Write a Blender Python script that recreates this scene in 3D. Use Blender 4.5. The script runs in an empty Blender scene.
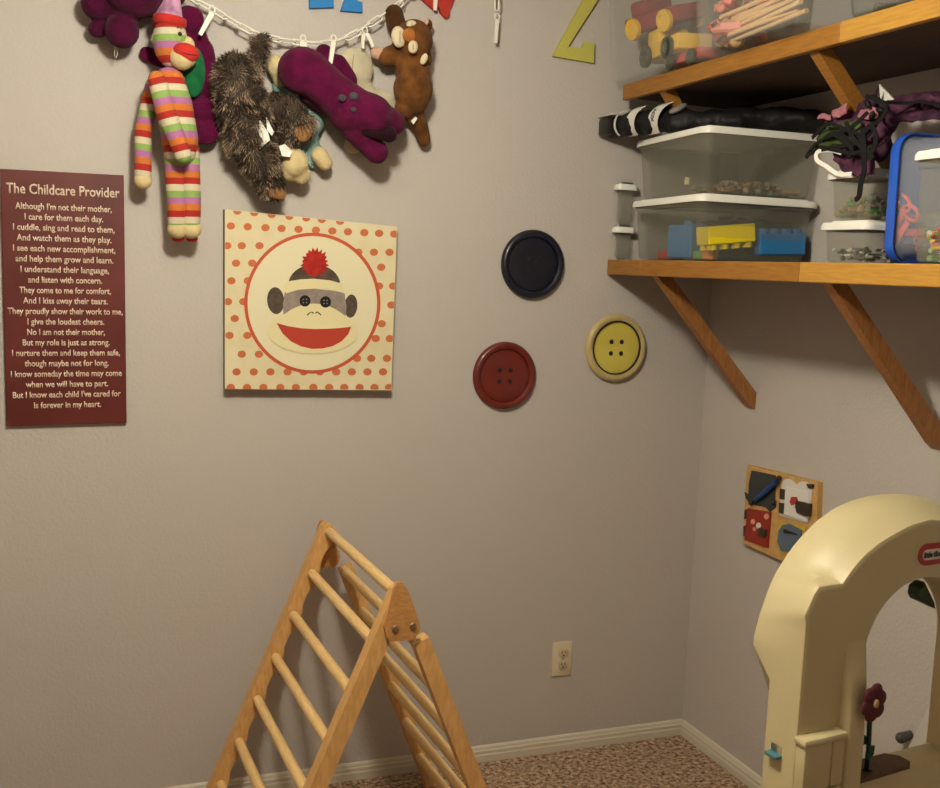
import bpy, bmesh, math, random
import numpy as np
from mathutils import Vector, Matrix, noise as mnoise
random.seed(7)
PI = math.pi
COL = bpy.context.scene.collection
SC = bpy.context.scene

# ------------------------------------------------------------------ camera model (metres; corner of the room at the origin, floor z=0)
CAM = Vector((-2.012, -2.980, 1.549)); YAW, PIT, ROL, FPX = .3766, -.1157, .0423, 1066.55
_f = Vector((math.sin(YAW)*math.cos(PIT), math.cos(YAW)*math.cos(PIT), math.sin(PIT)))
_r0 = Vector((math.cos(YAW), -math.sin(YAW), 0)); _u0 = _r0.cross(_f)
_r = math.cos(ROL)*_r0 + math.sin(ROL)*_u0; _u = -math.sin(ROL)*_r0 + math.cos(ROL)*_u0
def _ray(px, py): return _f*FPX + _r*(px-470) - _u*(py-394)
def W(px, py, d=0.0):            # survey point on a plane d metres in front of the back wall
    q = _ray(px, py); return CAM + q*((-d-CAM.y)/q.y)
def RW(px, py, d=0.0):           # survey point on a plane d metres in front of the right wall
    q = _ray(px, py); return CAM + q*((-d-CAM.x)/q.x)
def scale_at(p): return (p-CAM).dot(_f)/FPX

# ------------------------------------------------------------------ materials
def srgb(r, g, b):
    f = lambda c: (c/255/12.92 if c/255 <= .04045 else ((c/255+.055)/1.055)**2.4)
    return (f(r), f(g), f(b), 1)
MATS = {}
def mat(name, col, rough=.6, spec=.4, var=0.0, vscale=20, bump=0.0, bscale=200, col2=None, sheen=0.0, alpha=1.0, coat=0.0, stretch=None, detail=4, metal=0.0):
    if name in MATS: return MATS[name]
    m = bpy.data.materials.new(name); m.use_nodes = True
    nt = m.node_tree; b = nt.nodes['Principled BSDF']
    if len(col) == 3: col = (*col, 1)
    b.inputs['Base Color'].default_value = col
    b.inputs['Roughness'].default_value = rough
    b.inputs['Specular IOR Level'].default_value = spec
    b.inputs['Metallic'].default_value = metal
    b.inputs['Sheen Weight'].default_value = sheen
    b.inputs['Coat Weight'].default_value = coat
    b.inputs['Alpha'].default_value = alpha
    tc = nt.nodes.new('ShaderNodeTexCoord')
    src = tc.outputs['Object']
    if stretch:
        mp = nt.nodes.new('ShaderNodeMapping'); mp.inputs['Scale'].default_value = stretch
        nt.links.new(src, mp.inputs['Vector']); src = mp.outputs['Vector']
    if var > 0 or col2:
        n = nt.nodes.new('ShaderNodeTexNoise'); n.inputs['Scale'].default_value = vscale; n.inputs['Detail'].default_value = detail
        nt.links.new(src, n.inputs['Vector'])
        r = nt.nodes.new('ShaderNodeValToRGB')
        c2 = col2 if col2 else tuple(min(1, c*(1+var)) for c in col[:3])
        c1 = col if col2 else tuple(c*(1-var) for c in col[:3])
        r.color_ramp.elements[0].color = (*c1[:3], 1); r.color_ramp.elements[1].color = (*c2[:3], 1)
        r.color_ramp.elements[0].position = .35; r.color_ramp.elements[1].position = .65
        nt.links.new(n.outputs['Fac'], r.inputs['Fac']); nt.links.new(r.outputs['Color'], b.inputs['Base Color'])
    if bump > 0:
        n2 = nt.nodes.new('ShaderNodeTexNoise'); n2.inputs['Scale'].default_value = bscale; n2.inputs['Detail'].default_value = 3
        nt.links.new(tc.outputs['Object'], n2.inputs['Vector'])
        bp = nt.nodes.new('ShaderNodeBump'); bp.inputs['Strength'].default_value = bump; bp.inputs['Distance'].default_value = .004
        nt.links.new(n2.outputs['Fac'], bp.inputs['Height']); nt.links.new(bp.outputs['Normal'], b.inputs['Normal'])
    MATS[name] = m
    return m
def wood(name, c1, c2, stretch, rough=.4, scale=14):
    return mat(name, c1, rough, .4, col2=c2, vscale=scale, stretch=stretch, detail=6)

def wall_material():
    m = mat('wall paint', (.50,.455,.425,1), .75, .25)
    nt = m.node_tree; b = nt.nodes['Principled BSDF']; tc = nt.nodes.new('ShaderNodeTexCoord')
    n = nt.nodes.new('ShaderNodeTexNoise'); n.inputs['Scale'].default_value = 95; n.inputs['Detail'].default_value = 5; n.inputs['Roughness'].default_value = .6
    n3 = nt.nodes.new('ShaderNodeTexVoronoi'); n3.inputs['Scale'].default_value = 14
    nt.links.new(tc.outputs['Object'], n.inputs['Vector']); nt.links.new(tc.outputs['Object'], n3.inputs['Vector'])
    mr = nt.nodes.new('ShaderNodeMapRange'); mr.inputs[1].default_value = 0; mr.inputs[2].default_value = .09; mr.inputs[3].default_value = .35; mr.inputs[4].default_value = 0
    nt.links.new(n3.outputs['Distance'], mr.inputs[0])
    ad = nt.nodes.new('ShaderNodeMath'); ad.operation = 'ADD'
    nt.links.new(n.outputs['Fac'], ad.inputs[0]); nt.links.new(mr.outputs[0], ad.inputs[1])
    bp = nt.nodes.new('ShaderNodeBump'); bp.inputs['Strength'].default_value = .5; bp.inputs['Distance'].default_value = .004
    nt.links.new(ad.outputs[0], bp.inputs['Height']); nt.links.new(bp.outputs['Normal'], b.inputs['Normal'])
    return m
def carpet_material():
    m = mat('carpet', (.2,.13,.09,1), .95, .1)
    nt = m.node_tree; b = nt.nodes['Principled BSDF']; tc = nt.nodes.new('ShaderNodeTexCoord')
    n = nt.nodes.new('ShaderNodeTexNoise'); n.inputs['Scale'].default_value = 70; n.inputs['Detail'].default_value = 4; n.inputs['Roughness'].default_value = .7
    nt.links.new(tc.outputs['Object'], n.inputs['Vector'])
    r = nt.nodes.new('ShaderNodeValToRGB'); e = r.color_ramp.elements
    e[0].position = .34; e[0].color = (.06,.03,.016,1); e[1].position = .66; e[1].color = (.74,.55,.39,1)
    k = e.new(.47); k.color = (.34,.22,.145,1)
    nt.links.new(n.outputs['Fac'], r.inputs['Fac']); nt.links.new(r.outputs['Color'], b.inputs['Base Color'])
    bp = nt.nodes.new('ShaderNodeBump'); bp.inputs['Strength'].default_value = 1; bp.inputs['Distance'].default_value = .012
    nt.links.new(n.outputs['Fac'], bp.inputs['Height']); nt.links.new(bp.outputs['Normal'], b.inputs['Normal'])
    return m
def stripe_material():
    m = mat('striped sock knit', (.8,.4,.1,1), .95, .1, bump=.4, bscale=500, sheen=.05)
    nt = m.node_tree; b = nt.nodes['Principled BSDF']
    at = nt.nodes.new('ShaderNodeAttribute'); at.attribute_name = 'along'
    fr = nt.nodes.new('ShaderNodeMath'); fr.operation = 'FRACT'; nt.links.new(at.outputs['Fac'], fr.inputs[0])
    r = nt.nodes.new('ShaderNodeValToRGB'); r.color_ramp.interpolation = 'CONSTANT'; e = r.color_ramp.elements
    cs = [(.40,.15,.33), (.55,.165,.040), (.38,.030,.024), (.60,.53,.38), (.25,.38,.11)]
    e[0].position = 0; e[0].color = (*cs[0],1); e[1].position = .2; e[1].color = (*cs[1],1)
    for i in (2,3,4):
        k = e.new(.2*i); k.color = (*cs[i],1)
    nt.links.new(fr.outputs[0], r.inputs['Fac']); nt.links.new(r.outputs['Color'], b.inputs['Base Color'])
    return m
def button_material(name, c1, c2):   # painted, slightly worn
    return mat(name, c1, .38, .5, col2=c2, vscale=9, bump=.08, bscale=60, coat=.2)

WALL = wall_material(); CARPET = carpet_material(); STRIPE = stripe_material()
TRIM = mat('white trim paint', (.60,.54,.44,1), .5, .4)
CEIL = mat('ceiling paint', (.82,.78,.70,1), .9)
OAK = wood('golden shelf wood', (.26,.105,.015,1), (.35,.155,.025,1), (14,1.2,14))
OAKL = wood('light golden shelf edging', (.40,.20,.032,1), (.50,.26,.048,1), (14,1.2,14))
OAKD = wood('reddish stained shelf edging', (.30,.115,.03,1), (.38,.15,.04,1), (14,1.2,14))
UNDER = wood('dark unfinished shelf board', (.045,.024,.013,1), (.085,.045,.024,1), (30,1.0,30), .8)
STRUT = wood('stained brace wood', (.26,.105,.03,1), (.38,.16,.045,1), (10,10,2), .45)
BIRCHR = wood('birch ladder rail', (.56,.30,.10,1), (.68,.39,.15,1), (8,8,2.0), .4)
BIRCHD = wood('birch dowel', (.66,.42,.17,1), (.78,.54,.25,1), (20,1.5,20), .4)
BRACK = wood('birch bracket plate', (.42,.19,.06,1), (.52,.26,.09,1), (6,6,18), .45)
CREAM = mat('cream molded plastic', (.56,.475,.275,1), .42, .45, bump=.05, bscale=300)
WHITEP = mat('white plastic', (.78,.76,.70,1), .4, .5)
CLEAR = mat('frosted translucent plastic', (.34,.33,.26,1), .3, .5, alpha=.19)
CLEARB = mat('bluish clear plastic', (.60,.64,.72,1), .2, .5, alpha=.17)
CLEART = mat('clear bin plastic', (.75,.72,.66,1), .12, .6, alpha=.085)
LIDW = mat('white lid plastic', (.82,.80,.74,1), .45, .5)
LIDB = mat('blue lid plastic', (.02,.10,.55,1), .35, .5)
BLACK = mat('black plastic', (.012,.011,.011,1), .4, .5)
NYLON = mat('black nylon', (.008,.007,.008,1), .6, .3, bump=.5, bscale=45)
STEEL = mat('bolt metal', (.45,.36,.28,1), .35, .5, metal=1)

# ------------------------------------------------------------------ object helpers
ROOTLOC = {}
def link(o): COL.objects.link(o); return o
def tag(o, label, cat, group=None, kind=None):
    o['label'] = label; o['category'] = cat
    if group: o['group'] = group
    if kind: o['kind'] = kind
    return o
def thing(name, label, cat, loc=(0,0,0), rz=0.0, group=None):
    o = bpy.data.objects.new(name, None); link(o); o.empty_display_size = .03
    o.location = loc; o.rotation_euler = (0,0,rz); ROOTLOC[o] = Vector(loc)
    return tag(o, label, cat, group)
def obj(name, bm, mats, parent=None, smooth=False, world=True, loc=None, label=None, fixn=True):
    if fixn: bmesh.ops.recalc_face_normals(bm, faces=bm.faces[:])
    off = None
    if parent is not None and world:
        p = parent
        while p.parent: p = p.parent
        off = ROOTLOC[p]
    elif loc is not None: off = Vector(loc)
    if off is not None and world: bmesh.ops.translate(bm, vec=-off, verts=bm.verts)
    me = bpy.data.meshes.new(name); bm.to_mesh(me); bm.free()
    for m in (mats if isinstance(mats, (list,tuple)) else [mats]): me.materials.append(m)
    if smooth:
        me.polygons.foreach_set('use_smooth', [True]*len(me.polygons))
        if smooth != 'all': me.set_sharp_from_angle(angle=math.radians(42))
    o = bpy.data.objects.new(name, me); link(o)
    if parent is not None: o.parent = parent
    elif loc is not None: o.location = loc
    if label: o['label'] = label
    return o
def struct(name, bm, m):
    o = obj(name, bm, m); o['kind'] = 'structure'
    o['label'] = {'wall_back':'greyish lilac textured back wall','wall_right':'greyish lilac right wall behind the shelves','floor':'brown speckled carpet floor'}.get(name, name.replace('_',' ')+' of the playroom')
    o['category'] = name.split('_')[0]
    return o
def B(): return bmesh.new()
def setmat(bm, n0, i):
    bm.faces.ensure_lookup_table()
    for f in bm.faces[n0:]: f.material_index = i
def box(bm, c, s, bev=0.0, rot=None, seg=2):
    r = bmesh.ops.create_cube(bm, size=1); vs = r['verts']
    bmesh.ops.scale(bm, vec=Vector(s), verts=vs)
    if bev > 0:
        es = list({e for v in vs for e in v.link_edges})
        r2 = bmesh.ops.bevel(bm, geom=es, offset=bev, segments=seg, affect='EDGES', profile=.5)
        vs = list({v for v in r2['verts']} | {v for v in vs if v.is_valid})
    M = Matrix.Translation(Vector(c))
    if rot is not None: M = M @ (rot if isinstance(rot, Matrix) else Matrix.Rotation(rot[0], 4, rot[1]))
    bmesh.ops.transform(bm, matrix=M, verts=vs)
    return vs
def cyl(bm, p0, p1, r0, r1=None, n=20, cap=True):
    p0, p1 = Vector(p0), Vector(p1); d = p1-p0
    if r1 is None: r1 = r0
    q = d.to_track_quat('Z','Y').to_matrix().to_4x4()
    r = bmesh.ops.create_cone(bm, cap_ends=cap, segments=n, radius1=r0, radius2=max(r1,1e-5), depth=d.length)
    bmesh.ops.transform(bm, matrix=Matrix.Translation((p0+p1)/2) @ q, verts=r['verts'])
    return r['verts']
def ball(bm, c, r, rot=None, n=20):
    q = bmesh.ops.create_uvsphere(bm, u_segments=n, v_segments=max(8,n//2+2), radius=1)
    rr = (r,r,r) if not isinstance(r,(tuple,list)) else r
    M = Matrix.Translation(Vector(c))
    if rot is not None: M = M @ rot
    bmesh.ops.transform(bm, matrix=M @ Matrix.Diagonal((*rr,1)), verts=q['verts'])
    return q['verts']
def caps(bm, p0, r0, p1, r1, n=14):
    p0, p1 = Vector(p0), Vector(p1)
    a = ball(bm, p0, r0, n=n); b = ball(bm, p1, r1, n=n)
    r = bmesh.ops.convex_hull(bm, input=a+b)
    dead = [g for g in r['geom_interior'] if isinstance(g, bmesh.types.BMVert)]
    if dead: bmesh.ops.delete(bm, geom=dead, context='VERTS')
def prism(bm, pts, dirv):
    """closed polygon of 3-D points pushed along dirv"""
    a = [bm.verts.new(p) for p in pts]; b = [bm.verts.new(Vector(p)+Vector(dirv)) for p in pts]
    n = len(pts)
    bm.faces.new(a); bm.faces.new(b[::-1])
    for i in range(n): bm.faces.new([a[i], b[i], b[(i+1)%n], a[(i+1)%n]])
def tube(bm, pts, r, n=8, closed=False, cap=True):
    pts = [Vector(p) for p in pts]; rings = []; N = len(pts)
    up = Vector((0,0,1)); prev = None
    for i, p in enumerate(pts):
        if closed: t = (pts[(i+1)%N]-pts[i-1])
        else: t = pts[min(i+1,N-1)]-pts[max(i-1,0)]
        t.normalize()
        if prev is None:
            a = t.cross(up)
            if a.length < .1: a = t.cross(Vector((1,0,0)))
        else: a = prev - t*prev.dot(t)
        a.normalize(); prev = a; b = t.cross(a)
        rad = r[i] if isinstance(r,(list,tuple)) else r
        rings.append([bm.verts.new(p + a*math.cos(2*PI*k/n)*rad + b*math.sin(2*PI*k/n)*rad) for k in range(n)])
    M = N if closed else N-1
    for i in range(M):
        A, C_ = rings[i], rings[(i+1)%N]
        if closed and i == N-1:   # best rotation match
            s = min(range(n), key=lambda s: (C_[s].co-A[0].co).length)
            C_ = C_[s:]+C_[:s]
        for k in range(n): bm.faces.new([A[k], A[(k+1)%n], C_[(k+1)%n], C_[k]])
    if cap and not closed: bm.faces.new(rings[0][::-1]); bm.faces.new(rings[-1])
def ribbon(bm, pts, nrm, w, t):
    """flat strip along pts, width w across, thickness t along nrm"""
    pts = [Vector(p) for p in pts]; nrm = Vector(nrm).normalized(); rings = []
    for i, p in enumerate(pts):
        d = (pts[min(i+1,len(pts)-1)]-pts[max(i-1,0)]).normalized(); s = d.cross(nrm).normalized()
        ww = w[i] if isinstance(w,(list,tuple)) else w
        rings.append([bm.verts.new(p+s*ww/2-nrm*t/2), bm.verts.new(p+s*ww/2+nrm*t/2), bm.verts.new(p-s*ww/2+nrm*t/2), bm.verts.new(p-s*ww/2-nrm*t/2)])
    for i in range(len(rings)-1):
        for k in range(4): bm.faces.new([rings[i][k], rings[i][(k+1)%4], rings[i+1][(k+1)%4], rings[i+1][k]])
    bm.faces.new(rings[0][::-1]); bm.faces.new(rings[-1])
def lathe(bm, prof, M, n=40):
    """profile of (radius, height) turned about local Z, then placed by M"""
    rings = []
    for r, h in prof:
        if r < 1e-6: rings.append([bm.verts.new(M @ Vector((0,0,h)))])
        else: rings.append([bm.verts.new(M @ Vector((r*math.cos(2*PI*k/n), r*math.sin(2*PI*k/n), h))) for k in range(n)])
    for i in range(len(rings)-1):
        a, b = rings[i], rings[i+1]
        for k in range(n):
            k2 = (k+1)%n
            if len(a) == 1 and len(b) == 1: continue
            if len(a) == 1: bm.faces.new([a[0], b[k], b[k2]])
            elif len(b) == 1: bm.faces.new([a[k], b[0], a[k2]])
            else: bm.faces.new([a[k], b[k], b[k2], a[k2]])
def rrect(w, l, r, n=5):
    out = []
    for cx, cy, a0 in ((w/2-r, l/2-r, 0), (-w/2+r, l/2-r, PI/2), (-w/2+r, -l/2+r, PI), (w/2-r, -l/2+r, 1.5*PI)):
        for i in range(n+1):
            a = a0 + i*PI/2/n; out.append((cx+r*math.cos(a), cy+r*math.sin(a)))
    return out
def loft(bm, rings, cap0=True, cap1=True):
    R = [[bm.verts.new(p) for p in ring] for ring in rings]; n = len(R[0])
    for i in range(len(R)-1):
        for k in range(n): bm.faces.new([R[i][k], R[i][(k+1)%n], R[i+1][(k+1)%n], R[i+1][k]])
    if cap0: bm.faces.new(R[0][::-1])
    if cap1: bm.faces.new(R[-1])
def remeshed(bm, voxel=.005, smooth=4):
    """fuse overlapping closed shapes into one continuous skin"""
    bmesh.ops.recalc_face_normals(bm, faces=bm.faces[:])
    me = bpy.data.meshes.new('tmp'); bm.to_mesh(me); bm.free()
    o = bpy.data.objects.new('tmp', me); link(o)
    md = o.modifiers.new('r','REMESH'); md.mode = 'VOXEL'; md.voxel_size = voxel
    if smooth:
        s = o.modifiers.new('s','SMOOTH'); s.iterations = smooth; s.factor = .5
    dg = bpy.context.evaluated_depsgraph_get()
    ev = o.evaluated_get(dg); nm = bpy.data.meshes.new_from_object(ev)
    b = B(); b.from_mesh(nm)
    bpy.data.objects.remove(o); bpy.data.meshes.remove(me); bpy.data.meshes.remove(nm)
    return b
def lettering(body, width, mat_, parent, place, extrude=.0008, bold=.02, name='lettering', height=None):
    """text as flat raised letters; place maps (u along, v up, w out) metres from the text centre to the world"""
    cu = bpy.data.curves.new('txt','FONT'); cu.body = body; cu.align_x = 'CENTER'; cu.size = 1; cu.offset = bold; cu.resolution_u = 3
    o = bpy.data.objects.new('txt', cu); link(o)
    dg = bpy.context.evaluated_depsgraph_get(); me = bpy.data.meshes.new_from_object(o.evaluated_get(dg))
    bm = B(); bm.from_mesh(me)
    bpy.data.objects.remove(o); bpy.data.curves.remove(cu); bpy.data.meshes.remove(me)
    r = bmesh.ops.extrude_face_region(bm, geom=bm.faces[:])
    for v in [g for g in r['geom'] if isinstance(g, bmesh.types.BMVert)]: v.co.z += 1
    xs = [v.co.x for v in bm.verts]; x0, x1 = min(xs), max(xs)
    sx = width/(x1-x0); sy = height if height else sx
    for v in bm.verts:
        v.co = place((v.co.x-(x0+x1)/2)*sx, (v.co.y-.25)*sy, v.co.z*extrude)
    if parent is None: return bm
    return obj(name, bm, mat_, parent)

# ------------------------------------------------------------------ the room
bm = B(); box(bm, (-1.9, -2.1, -.05), (4.2, 4.6, .1)); struct('floor', bm, CARPET)
bm = B(); box(bm, (-1.9, .05, 1.22), (4.2, .1, 2.44)); struct('wall_back', bm, WALL)
bm = B(); box(bm, (.05, -2.1, 1.22), (.1, 4.2, 2.44)); struct('wall_right', bm, WALL)
bm = B(); box(bm, (-3.75, -2.1, 1.22), (.1, 4.2, 2.44)); struct('wall_left', bm, WALL)
bm = B(); box(bm, (-1.9, -4.25, 1.22), (4.2, .1, 2.44)); struct('wall_front', bm, WALL)
bm = B(); box(bm, (-1.9, -2.1, 2.49), (4.2, 4.6, .1)); struct('ceiling', bm, CEIL)
prof = [(0,0),(.012,0),(.012,.022),(.010,.026),(.010,.036),(.007,.040),(.006,.046),(.003,.0505),(0,.052)]
bm = B(); prism(bm, [(-3.7, -a, z) for a, z in prof], (3.7,0,0)); struct('baseboard_back', bm, TRIM)
bm = B(); prism(bm, [(-a, -4.2, z) for a, z in prof], (0,4.188,0)); struct('baseboard_right', bm, TRIM)

# ------------------------------------------------------------------ verse sign
SIGNR = mat('dark red painted sign board', (.085,.010,.008,1), .5, .4, col2=(.125,.018,.013,1), vscale=7)
SIGNE = mat('dark sign edge', (.05,.012,.009,1), .5)
SIGNT = mat('cream sign lettering', (.74,.60,.48,1), .6)
sx0, sx1, sz0, sz1 = -2.1271, -1.8312, 1.1007, 1.754
t = thing('verse_sign', 'tall dark red sign with a cream printed verse, left of the sock monkey picture', 'sign', ((sx0+sx1)/2, 0, sz0))
bm = B(); box(bm, ((sx0+sx1)/2, -.007, (sz0+sz1)/2), (sx1-sx0, .013, sz1-sz0), .002); obj('board', bm, [SIGNR], t)
cxs = (sx0+sx1)/2
def on_sign(cx, cz):
    return lambda u, v, w: Vector((cx+u, -.0135-w, cz+v))
zt = W(63, 191.6, .0135).z
lettering('The Childcare Provider', .272, SIGNT, t, on_sign(cxs+.001, zt), name='title_lettering', bold=.015, height=.036)
LINES = [("Although I'm not their mother,",282),("I care for them each day.",230),("I cuddle, sing and read to them,",297),("And watch them as they play.",278),
 ("I see each new accomplishment,",300),("and help them grow and learn.",287),("I understand their language,",260),("and listen with concern.",218),
 ("They come to me for comfort,",270),("And I kiss away their tears.",250),("They proudly show their work to me,",340),("I give the loudest cheers.",227),
 ("No I am not their mother,",230),("But my role is just as strong.",258),("I nurture them and keep them safe,",320),("though maybe not for long.",250),
 ("I know someday the time may come",330),("when we will have to part.",245),("But I know each child I've cared for",322),("Is forever in my heart.",200)]
bmv = B()
for i, (s, w) in enumerate(LINES):
    z = W(64, 208.2 + i*10.38, .0135).z
    b1 = lettering(s, w*.000823, SIGNT, None, on_sign(cxs+.001, z), bold=.022, height=.0225)
    me = bpy.data.meshes.new('l'); b1.to_mesh(me); b1.free(); bmv.from_mesh(me); bpy.data.meshes.remove(me)
obj('verse_lettering', bmv, SIGNT, t)
t.rotation_euler = (0, -.016, 0); t.location.x += .007

# ------------------------------------------------------------------ sock monkey picture
CANV = mat('printed canvas cream', (.65,.57,.36,1), .8, .2, col2=(.71,.63,.43,1), vscale=12)
CANVIN = mat('printed pale cream', (.72,.66,.46,1), .8, .2)
CDOT = mat('printed orange red dots', (.52,.145,.055,1), .8, .2); CRING = mat('printed red ring', (.50,.09,.04,1), .8, .2)
CGREY = mat('printed grey face', (.26,.21,.185,1), .8, .2, var=.12, vscale=60); CBRN = mat('printed brown cap', (.085,.06,.045,1), .8, .2, var=.25, vscale=50)
CRED = mat('printed red', (.42,.05,.03,1), .8, .2); CPOM = mat('printed red pom pom', (.36,.02,.015,1), .8, .2, var=.25, vscale=60); CBLK = mat('printed black', (.012,.011,.012,1), .7, .2)
CMUZ = mat('printed muzzle cream', (.72,.64,.38,1), .8, .2)
CEDGE = mat('canvas side', (.30,.25,.16,1), .9, .1)
CD = .034
def cp(x, y, d=CD): return W(210+x/3.845, 195+y/3.845, d)
c4 = [cp(57,55), cp(719,121), cp(697,751), cp(57,746)]
t = thing('canvas_picture', 'square polka dot canvas picture of a smiling sock monkey on the back wall', 'picture', ((c4[2]+c4[3])/2).to_tuple())
bm = B(); prism(bm, c4, (0, CD-.001, 0)); obj('canvas', bm, [CEDGE], t)
bm = B(); prism(bm, c4, (0,-.0006,0)); obj('printed_ground', bm, CANV, t)
def flat(bm, pts, layer):     # printed shape lying on the canvas face
    prism(bm, [Vector((p.x, -CD-.0006-layer*.0004, p.z)) for p in pts], (0,-.0003,0))
def ell(x, y, rx, ry, n=28, rot=0):
    return [cp(x+rx*math.cos(a)*math.cos(rot)-ry*math.sin(a)*math.sin(rot), y+rx*math.cos(a)*math.sin(rot)+ry*math.sin(a)*math.cos(rot)) for a in [2*PI*k/n for k in range(n)]]
dots = {63:(105,170,237,305,370,430,500),125:(80,145,213,275,340,407,470,530,593,650,708),195:(122,190,66),262:(100,162),330:(82,145),410:(69,128),475:(95,),
        540:(75,143),612:(122,188),680:(102,168,232,298,360,422,485,545,605,665),740:(80,142,205,270,330,397,458,516,575,632,688),
        220:(570,630,690),278:(658,),350:(650,704),423:(697,),495:(660,),552:(637,691),628:(565,620,680)}
for y, xs in dots.items():
    for x in xs:
        yy = y
        if y == 63: yy = 55 + (x-57)*.1 + 2
        if y == 125: yy = 119 + (x-80)*.05
        e = []
        for k in range(20):
            a = 2*PI*k/20; X, Y = x+16*math.cos(a), yy+14*math.sin(a)
            Y = min(max(Y, 57+(X-57)*.0997), 747.5); X = min(max(X, 58.5), 717.5-(Y-121)*.0349); e.append(cp(X, Y))
        bm = B(); flat(bm, e, 0); obj('printed_dot', bm, CDOT, t)
bm = B(); flat(bm, ell(393,416,262,271,64), 1); obj('printed_ring', bm, CRING, t)
bm = B(); flat(bm, ell(393,416,249,258,64), 2); obj('printed_disc', bm, CANVIN, t)
for e_ in (ell(252,406,33,52,24,-.08), ell(541,427,25,45,24,.08)):
    bm = B(); flat(bm, e_, 3); obj('printed_ear', bm, CBRN, t)
bm = B(); flat(bm, [cp(*p) for p in ((287,372),(340,362),(400,358),(460,362),(517,378),(524,430),(520,470),(400,480),(282,470),(280,420))], 4); obj('printed_face', bm, CGREY, t)
dome = [cp(300,340)] + [cp(400-100*math.cos(a), 345-78*math.sin(a)) for a in [PI*k/16 for k in range(1,16)]] + [cp(500,345)]
bm = B(); flat(bm, dome, 5); obj('printed_cap', bm, CBRN, t)
bm = B(); flat(bm, [cp(*p) for p in ((284,345),(300,332),(350,324),(400,322),(460,328),(505,340),(518,356),(512,374),(460,366),(400,360),(340,364),(292,378),(280,362))], 6); obj('printed_cap_band', bm, CMUZ, t)
random.seed(3)
muz = []
for k in range(64):      # one outline: a wide lip ellipse with a low nose bump on top
    a = 2*PI*k/64; x_, y_ = 395+174*math.cos(a), 525+86*math.sin(a)
    if math.sin(a) < 0: y_ -= 22*max(0, 1-((x_-400)/115)**2)
    muz.append(cp(x_, y_))
pom = []
for k in range(40):
    a = 2*PI*k/40; rr = (56 if k%2 else 44) + random.uniform(-5,5)
    pom.append(cp(403+rr*math.cos(a)*.98, 262+rr*math.sin(a)*1.02))
bm = B(); flat(bm, pom, 7); obj('printed_pompom', bm, CPOM, t)
bm = B(); flat(bm, [p for p in muz], 7); obj('printed_muzzle', bm, CMUZ, t)
mo = [(255,492),(300,504),(350,512),(400,515),(450,514),(500,511),(542,506),(530,535),(505,562),(470,581),(430,590),(390,591),(350,582),(310,562),(278,532)]
bm = B(); flat(bm, [cp(*p) for p in mo], 8); obj('printed_mouth', bm, CRED, t)
for x, y in ((364,407),(443,411)):
    bm = B(); flat(bm, ell(x,y,21,22,24), 8); ey_ = obj('printed_eye', bm, CBLK, t)
    for dx in (-6,6):
        for dy in (-6,6): bm = B(); flat(bm, ell(x+dx,y+dy,2.8,2.8,8), 9); obj('printed_stitch', bm, CGREY, ey_)
for a_, b_ in (((372,462),(386,450)),((388,449),(398,455)),((404,455),(412,449)),((412,449),(426,462))):
    dx, dy = b_[0]-a_[0], b_[1]-a_[1]; L = math.hypot(dx,dy); nx, ny = -dy/L*2, dx/L*2
    bm = B(); flat(bm, [cp(a_[0]+nx,a_[1]+ny), cp(b_[0]+nx,b_[1]+ny), cp(b_[0]-nx,b_[1]-ny), cp(a_[0]-nx,a_[1]-ny)], 8); obj('printed_nose_stroke', bm, CBLK, t)

# ------------------------------------------------------------------ three big wall buttons
def wall_button(px, py, rad, label, rim, centre, group_ring=None):
    c = W(px, py, 0)
    t = thing('wall_button', label, 'button', (c.x, 0, c.z), group='giant wall buttons')
    M = Matrix.Translation((c.x, -.001, c.z)) @ Matrix.Rotation(PI/2, 4, 'X')
    R_ = rad
    bm = B(); lathe(bm, [(0,0),(R_*.96,0),(R_,.006),(R_*.985,.014),(R_*.93,.020),(R_*.87,.0205),(R_*.80,.017),(R_*.775,.010)], M, 56)
    obj('rim', bm, rim, t, True)
    # centre dish with four holes: holes are sunk cups
    hs = [(R_*.17*a, R_*.17*b) for a in (-1,1) for b in (-1,1)]
    bm = B(); lathe(bm, [(R_*.80,.004),(R_*.765,.0105),(R_*.70,.0125),(R_*.35,.0105),(0,.010)], M, 56)
    obj('centre', bm, centre, t, True)
    for hx, hy in hs:
        bm = B(); lathe(bm, [(0,.0108),(R_*.062,.0108),(R_*.07,.0120)], M @ Matrix.Translation((hx,hy,0)), 16); obj('thread_hole', bm, BLACK, t, True)
    return t
bl = button_material('navy painted button', (.004,.005,.014,1), (.006,.008,.020,1))
rd = button_material('red painted button', (.105,.010,.006,1), (.155,.017,.010,1))
yr = button_material('antique tan button rim', (.44,.34,.14,1), (.52,.42,.20,1)); yc = button_material('yellow painted button', (.56,.46,.07,1), (.64,.54,.10,1))
wall_button(531.6, 264.3, .1045, 'navy blue giant button, highest of the three on the wall', bl, bl)
wall_button(503.4, 375.3, .1035, 'dark red giant button, lowest left of the three on the wall', rd, rd)
b = wall_button(614.3, 347.4, .1080, 'yellow giant button with a tan rim, right of the red button', yr, yc)
c = W(614.3, 347.4, 0); M = Matrix.Translation((c.x, -.001, c.z)) @ Matrix.Rotation(PI/2, 4, 'X')
bm = B(); lathe(bm, [(.0855,.014),(.0855,.0175),(.0815,.0175),(.0815,.012)], M, 56); obj('dark_groove', bm, BLACK, b, True)

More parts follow.
